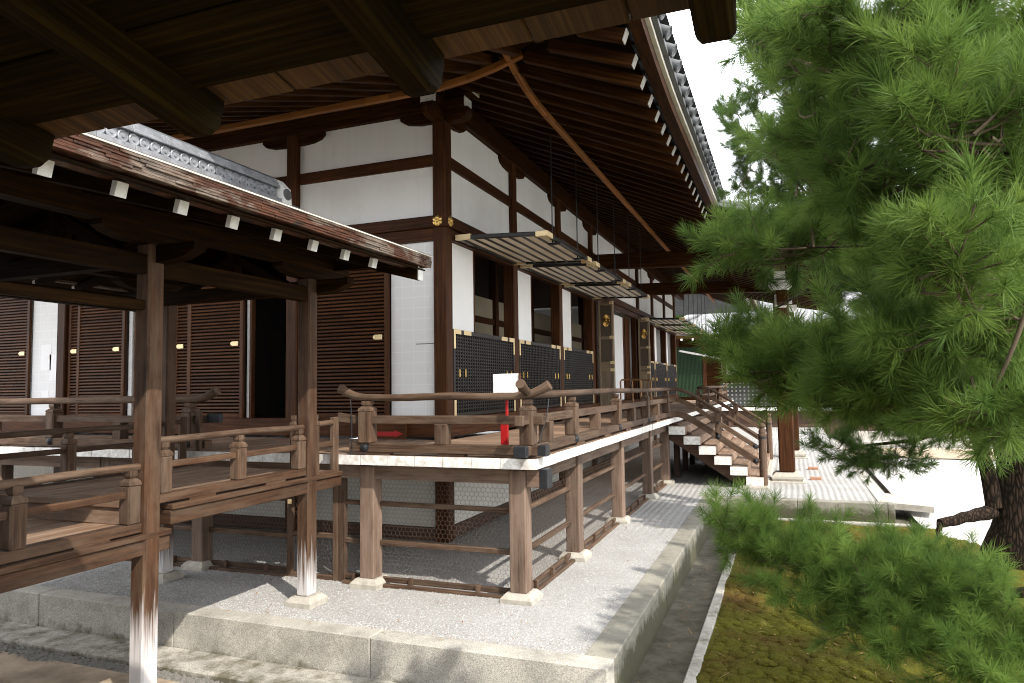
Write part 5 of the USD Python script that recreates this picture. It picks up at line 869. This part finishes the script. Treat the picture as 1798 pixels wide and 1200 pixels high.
# ------------------------------------------------------------------ pines
def shoot(n, L, nl, spread, seed, wid=0.0021):
    """needles in a brush round a twig along +z of length L; needle length nl"""
    r = np.random.default_rng(seed); T = []
    z = L * (1 - r.random(n) ** 1.8 * 0.95); a = r.uniform(0, 2 * np.pi, n); tip = z / L
    th = np.radians(np.clip(r.normal(62, 14, n) - 34 * tip ** 3 * r.random(n) * 1.5, 6, 105)) * spread
    d = np.stack([np.sin(th) * np.cos(a), np.sin(th) * np.sin(a), np.cos(th)], 1); ln = nl * r.uniform(0.8, 1.08, n); p0 = np.stack([0 * z, 0 * z, z], 1)
    side = np.cross(d, r.normal(size=(n, 3))); side /= np.linalg.norm(side, axis=1, keepdims=True); sag = np.array([0, 0, 0.05]) * 0
    bend = r.normal(size=(n, 3)) * 0.10; m = p0 + d * ln[:, None] * 0.55; e = p0 + (d + bend) / np.linalg.norm(d + bend, axis=1, keepdims=True) * ln[:, None]; w = side * wid / 2
    q = [p0 - w, p0 + w, m + w * 0.9, m - w * 0.9]; T += [np.stack([q[0], q[1], q[2]], 1), np.stack([q[0], q[2], q[3]], 1), np.stack([q[3], q[2], e], 1)]
    mb = MB(); tri = np.concatenate(T); mb.raw(tri, np.zeros((len(tri), 3, 2))); return mb
def twig(L): 
    return MB().tube([(0, 0, -0.10), (0, 0, L * 0.5), (0, 0, L)], [0.005, 0.004, 0.0035], 5)
def pine(name, label, base, trunk, limbs, pads, nl, L, mats, per, seed, wid, bark_r, other=()):
    T = thing(name, label, 'pine tree', base); rg = np.random.default_rng(seed)
    P = np.array(trunk, float); rad = np.array(bark_r); t = np.linspace(0, 1, len(P)); tt = np.linspace(0, 1, 40); pp = np.stack([np.interp(tt, t, P[:, k]) for k in range(3)], 1); rr = np.interp(tt, t, rad)
    pp[:, :2] += 0.03 * (meshkit.noise(np.stack([tt * 9, tt * 0, tt * 0], 1), seed)[:, None] - 0.5); mb = MB().tube(pp, rr * (1 + 0.10 * (meshkit.noise(np.stack([tt * 31, tt * 0 + 3, tt * 0], 1), seed) - 0.5)), 18)
    tk = put('trunk', mb, BARK, T)
    ends = [np.array(l[-1][:3]) for l in limbs]; alln = []
    for l in limbs:
        q = np.array([x[:3] for x in l], float); r_ = np.array([x[3] for x in l]); t = np.linspace(0, 1, len(q)); tt = np.linspace(0, 1, 5 * len(q)); qq = np.stack([np.interp(tt, t, q[:, k]) for k in range(3)], 1); qq += 0.035 * (np.stack([meshkit.noise(np.stack([tt * 7, tt * 0 + k, tt * 0 + q[0, 2]], 1), seed) for k in range(3)], 1) - 0.5) * np.sin(tt * np.pi)[:, None] ** 0.5
        put('limb', MB().tube(qq, np.interp(tt, t, r_), 9), BARK, T); alln.append(qq)
    alln = np.concatenate(alln) if alln else pp
    tw = MB()
    def bez(a, b, c, t): return a * (1 - t) ** 2 + 2 * b * t * (1 - t) + c * t * t
    for pads, nl, L, per, wid in [(pads, nl, L, per, wid)] + list(other):
        pos, dr, size = [], [], []
        for (x, y, z, rx, rz, den) in pads:
            ry = (rx * 0.6 + rz) / 1.6 if rx > rz else rx; c = np.array([x, y, z]); R = np.array([rx, ry, rz]); ntw = int(np.clip(per * den * (rx * rz) ** 0.5 / 0.3, 4, 40)); near = alln[np.argmin(((alln - c) ** 2).sum(1))]
            for _ in range(ntw):
                u = rg.normal(size=3) * [1, 1, 0.9]; u /= np.linalg.norm(u); end = c + u * R * rg.uniform(0.55, 1.05) + [0, 0, 0.04]; st = c * 0.75 + near * 0.25 + rg.normal(size=3) * R * 0.22 - [0, 0, 0.03]; mid = (st + end) / 2 + [0, 0, -0.05] + rg.normal(size=3) * 0.03
                ln = np.linalg.norm(end - st); tt = np.linspace(0, 1, 6)[:, None]; tw.tube(bez(st, mid, end, tt), np.linspace(0.0042, 0.0020, 6), 5, caps=False)
                k = max(3, int(ln / (L * 0.62))); ts = np.linspace(0.30, 1.0, k)
                for q in ts:
                    p = bez(st, mid, end, q); tg = 2 * (1 - q) * (mid - st) + 2 * q * (end - mid); tg /= np.linalg.norm(tg); pos.append(p); dr.append(tg * 0.8 + np.array([0, 0, 0.30]) + rg.normal(size=3) * 0.16); size.append(rg.uniform(0.8, 1.0) if q < 0.99 else 1.12)
                    if rg.random() < 0.62 and q < 0.95:
                        sd = np.cross(tg, rg.normal(size=3)); sd /= np.linalg.norm(sd); sd = sd * 0.75 + tg * 0.55 + np.array([0, 0, 0.22]); m = int(rg.integers(1, 4)); b_ = p + sd * L * 0.55 * m; tw.tube([p, (p + b_) / 2, b_], [0.0022, 0.002, 0.0016], 4, caps=False)
                        for h in range(1, m + 1): pos.append(p + sd * L * 0.55 * h); dr.append(sd + rg.normal(size=3) * 0.12); size.append(rg.uniform(0.7, 1.0))
            m_ = (near + c) / 2 + [0, 0, -0.04]; tw.tube(bez(near, m_, c, np.linspace(0, 1, 7)[:, None]), np.linspace(0.006, 0.0035, 7), 6, caps=False)
        pos, dr, sc = np.array(pos), np.array(dr), np.array(size); n = len(pos)
        protos = [(shoot(nn, L * ll, nl * kk, sp, seed * 10 + i, wid), mats[i % len(mats)]) for i, (nn, ll, kk, sp) in enumerate(((92, 1, 1, 1), (72, 0.8, 0.9, 1.1), (104, 1.15, 1.0, 0.9), (66, 0.6, 1.05, 0.8), (84, 1.0, 0.85, 1.15)))]
        scatter('needles', T, protos, pos, quats(dr, rg.uniform(0, 6.28, n)), sc[:, None] * np.ones(3), rg.integers(0, len(protos), n)); mb = tw
    put('twigs', mb, TWIG, T, kind='stuff'); return T
P1 = [(0.281, 2.016, 2.614, 0.324, 0.108, 1.0), (0.065, 2.304, 2.722, 0.158, 0.151, 1.0), (0.382, 1.8, 2.269, 0.18, 0.13, 1.0), (0.166, 2.232, 2.463, 0.202, 0.115, 1.0), (0.281, 2.16, 2.233, 0.266, 0.115, 1.0), (0.022, 2.664, 2.197, 0.295, 0.101, 1.2), (0.338, 1.656, 1.93, 0.173, 0.101, 1.0), (0.353, 2.088, 1.801, 0.281, 0.108, 1.0), (0.003, 2.7, 1.737, 0.223, 0.081, 1.3), (0.245, 2.376, 1.671, 0.259, 0.094, 1.0), (0.418, 1.944, 1.628, 0.122, 0.122, 1.0), (-0.05, 2.448, 2.874, 0.108, 0.115, 0.6), (0.36, 1.944, 2.449, 0.209, 0.086, 0.8), (0.468, 1.872, 2.096, 0.079, 0.115, 0.8), (0.223, 2.304, 2.643, 0.187, 0.086, 0.7), (-0.144, 2.8, 1.817, 0.15, 0.086, 1.2), (0.105, 2.7, 1.715, 0.22, 0.11, 1.2), (0.089, 2.7, 1.785, 0.2, 0.08, 1.0), (0.287, 2.4, 1.822, 0.207, 0.121, 1.0), (0.463, 2.0, 1.876, 0.124, 0.11, 1.0), (0.332, 2.2, 2.093, 0.173, 0.094, 1.0), (0.426, 2.1, 2.2, 0.177, 0.103, 1.0), (0.096, 2.6, 2.489, 0.157, 0.118, 0.8), (0.525, 2.0, 2.415, 0.083, 0.152, 1.0), (-0.15, 2.8, 2.23, 0.098, 0.076, 0.9), (0.383, 2.3, 1.667, 0.242, 0.097, 1.0), (0.534, 2.4, 1.485, 0.114, 0.065, 0.5), (-0.35, 4.7, 0.79, 0.198, 0.184, 0.82), (-0.02, 4.7, 0.62, 0.385, 0.138, 0.94), (0.34, 4.6, 0.56, 0.396, 0.172, 1.06), (0.7, 4.5, 0.47, 0.407, 0.196, 1.18), (0.21, 4.5, 0.36, 0.319, 0.127, 0.71), (0.98, 4.4, 0.4, 0.297, 0.276, 1.18), (0.636, 4.8, 0.628, 0.403, 0.168, 0.87), (-0.049, 4.9, 0.768, 0.328, 0.127, 0.56), (0.509, 4.4, 0.289, 0.339, 0.154, 0.74), (0.785, 4.2, 0.276, 0.342, 0.114, 0.74), (0.002, 4.5, 0.456, 0.232, 0.116, 0.56)]
NEAR = 27
P1_SHADE = [(1.75, 3.0, 3.0, 0.4, 0.35, 0.9), (1.9, 3.8, 3.1, 0.45, 0.35, 0.9), (2.1, 4.6, 3.1, 0.45, 0.35, 0.9), (2.3, 5.4, 3.2, 0.45, 0.35, 0.9), (2.65, 6.2, 3.4, 0.5, 0.35, 0.9), (2.6, 4.2, 3.7, 0.6, 0.4, 0.9), (2.9, 5.2, 4.0, 0.6, 0.4, 0.9), (1.9, 3.0, 2.4, 0.4, 0.3, 0.9), (3.2, 4.2, 3.0, .5, .35, .9), (3.4, 5.2, 3.2, .5, .35, .9), (2.9, 3.4, 2.8, .5, .3, .9), (3.3, 3.6, 3.8, .5, .4, .9), (2.3, 3.6, 3.4, 0.5, 0.4, 0.9), (3.0, 6.6, 4.0, 0.6, 0.4, 0.8)]  # unseen crown right of the view, added to shade moss and ditch
limbs1 = [[(2.1, 4.4, 2.6, 0.06), (1.27, 3.15, 2.59, 0.0184), (0.65, 2.16, 2.49, 0.006), (0.14, 2.02, 2.53, 0.002)], [(2.1, 4.4, 2.3, 0.05), (1.19, 2.89, 2.25, 0.0131), (0.65, 1.94, 2.2, 0.006), (0.29, 1.73, 2.2, 0.002)], [(2.1, 4.4, 2.0, 0.06), (1.19, 3.31, 2.08, 0.0158), (0.43, 2.52, 2.13, 0.006), (-0.07, 2.59, 2.17, 0.002)], [(2.1, 4.4, 1.5, 0.05), (1.19, 3.15, 1.66, 0.0158), (0.5, 2.45, 1.71, 0.006), (-0.11, 2.59, 1.74, 0.002)], [(2.1, 4.4, 0.5, 0.05), (1.4, 4.5, 0.6, 0.035), (0.7, 4.6, 0.52, 0.02), (0.1, 4.65, 0.58, 0.012), (-0.35, 4.7, 0.75, 0.007)], [(2.1, 4.4, 0.4, 0.04), (1.4, 4.4, 0.42, 0.03), (0.8, 4.45, 0.4, 0.015), (0.3, 4.5, 0.34, 0.008)], [(1.19, 2.98, 1.87, 0.0175), (0.77, 2.29, 1.87, 0.006), (0.32, 1.62, 1.9, 0.002)], [(2.1, 4.4, 2.9, 0.06), (1.9, 5.0, 3.3, 0.04), (1.8, 5.8, 3.2, 0.02)], [(2.1, 4.4, 2.4, 0.05), (2.3, 5.4, 2.6, 0.02)]]
pine('pine_tree', 'near pine with long bright needles filling the right of the view', (2.2, 4.5, -0.25), [(2.2, 4.5, -0.4), (2.15, 4.45, 0.8), (2.1, 4.4, 2.2), (2.2, 4.3, 4.2)], limbs1, P1[:NEAR], 0.078, 0.062, [NEEDLE], 31, 3, 0.0017, [0.16, 0.12, 0.10, 0.06], [(P1[NEAR:] + P1_SHADE, 0.105, 0.085, 24, 0.0020)])
P2 = [(-0.23, 8.5, 4.36, 0.53, 0.66, 0.54), (0.05, 8.3, 5.17, 0.51, 0.58, 0.54), (-0.5, 8.5, 3.92, 0.3, 0.2, 0.42), (-0.47, 8.6, 4.97, 0.3, 0.41, 0.3), (1.04, 8.0, 2.79, 0.81, 0.52, 1.0), (1.53, 7.6, 2.27, 0.95, 0.69, 1.0), (1.68, 7.8, 3.54, 0.82, 0.98, 1.0), (0.95, 8.0, 4.28, 0.88, 0.88, 1.0), (0.29, 8.2, 3.81, 0.56, 0.56, 1.0), (1.49, 8.0, 4.84, 0.97, 0.69, 1.0), (0.96, 8.0, 0.94, 0.62, 0.18, 0.6), (0.44, 8.0, 1.01, 0.35, 0.16, 0.5), (1.07, 7.6, 1.33, 0.86, 0.21, 0.8), (1.93, 8.0, 1.31, 0.27, 0.43, 0.4), (0.73, 7.8, 1.99, 0.73, 0.34, 0.8), (0.55, 8.0, 2.39, 0.35, 0.18, 0.5)]
limbs2 = [[(1.95, 8.4, 3.0, .08), (1.3, 8.2, 3.7, .05), (0.5, 8.3, 4.2, .03), (-0.2, 8.5, 4.4, .015)], [(2.0, 8.4, 3.9, .06), (1.2, 8.2, 4.8, .035), (0.1, 8.3, 5.3, .015)], [(1.95, 8.4, 2.2, .07), (1.2, 8.0, 2.6, .04), (0.3, 8.0, 2.7, .02), (-0.1, 8.0, 2.5, .01)], [(1.84, 8.35, 0.40, .075), (1.6, 8.2, 0.36, .055), (1.33, 8.05, 0.31, .045)], [(1.86, 8.35, 0.45, .08), (1.80, 8.3, 0.84, .07), (1.74, 8.3, 1.07, .055), (1.62, 8.2, 1.30, .035), (1.15, 8.0, 1.12, .02), (0.6, 8.0, 1.05, .012)], [(1.75, 8.3, 1.05, .04), (1.72, 8.25, 1.5, .03), (1.5, 8.0, 1.9, .02)], [(1.33, 8.05, 0.31, .03), (1.30, 8.0, 0.18, .02), (1.22, 7.95, 0.05, .01)], [(1.98, 8.3, 1.2, .03), (1.8, 8.1, 1.35, .02), (1.3, 7.7, 1.35, .01)]]
pine('pine_tree', 'dark pine with thick flaring trunk standing on the moss at right', (1.98, 8.5, -0.25), [(2.03, 8.55, -0.4), (2.05, 8.5, -0.1), (2.1, 8.45, 0.3), (2.15, 8.42, 1.2), (2.17, 8.4, 2.4), (2.2, 8.4, 3.6), (2.25, 8.5, 5.2)], limbs2, P2, 0.10, 0.10, [NEEDLE2], 19, 5, 0.0032, [0.40, 0.30, 0.235, 0.205, 0.19, 0.165, 0.10])
# trees beyond the far roof
def leafy(name, label, base, h, r, seed):
    T = thing(name, label, 'tree', base); rg = np.random.default_rng(seed); b = np.array(base, float); put('trunk', MB().tube([b, b + [0.1, 0, h * 0.4], b + [0, 0.1, h * 0.8]], [0.25, 0.18, 0.08], 8), BARK, T)
    pos = []
    for k in range(26): c = b + [0, 0, h * 0.66] + rg.normal(size=3) * [r * 0.45, r * 0.45, h * 0.16]; pos.append(c + rg.normal(size=(90, 3)) * r * 0.16)
    pos = np.concatenate(pos); mb = MB()
    for k in range(6): a = rg.normal(size=3); a /= np.linalg.norm(a); s = np.cross(a, rg.normal(size=3)); s /= np.linalg.norm(s); o = rg.normal(size=3) * 0.4; mb.raw([[o, o + a * 0.5 + s * 0.2, o + a], [o, o + a, o + a * 0.5 - s * 0.2]], np.zeros((2, 3, 2)))
    scatter('crown', T, [(mb, LEAF)], pos, quats(rg.normal(size=(len(pos), 3)), rg.uniform(0, 6, len(pos))), np.full((len(pos), 3), 0.28), np.zeros(len(pos), int))
leafy('broadleaf_tree', 'light green tree showing between the hall eave and the far tiled roof', (-6.5, 44, -0.3), 11, 4.5, 41); leafy('broadleaf_tree', 'green tree rising behind the far tiled roof on the right', (4.5, 46, -0.3), 12, 5, 42)
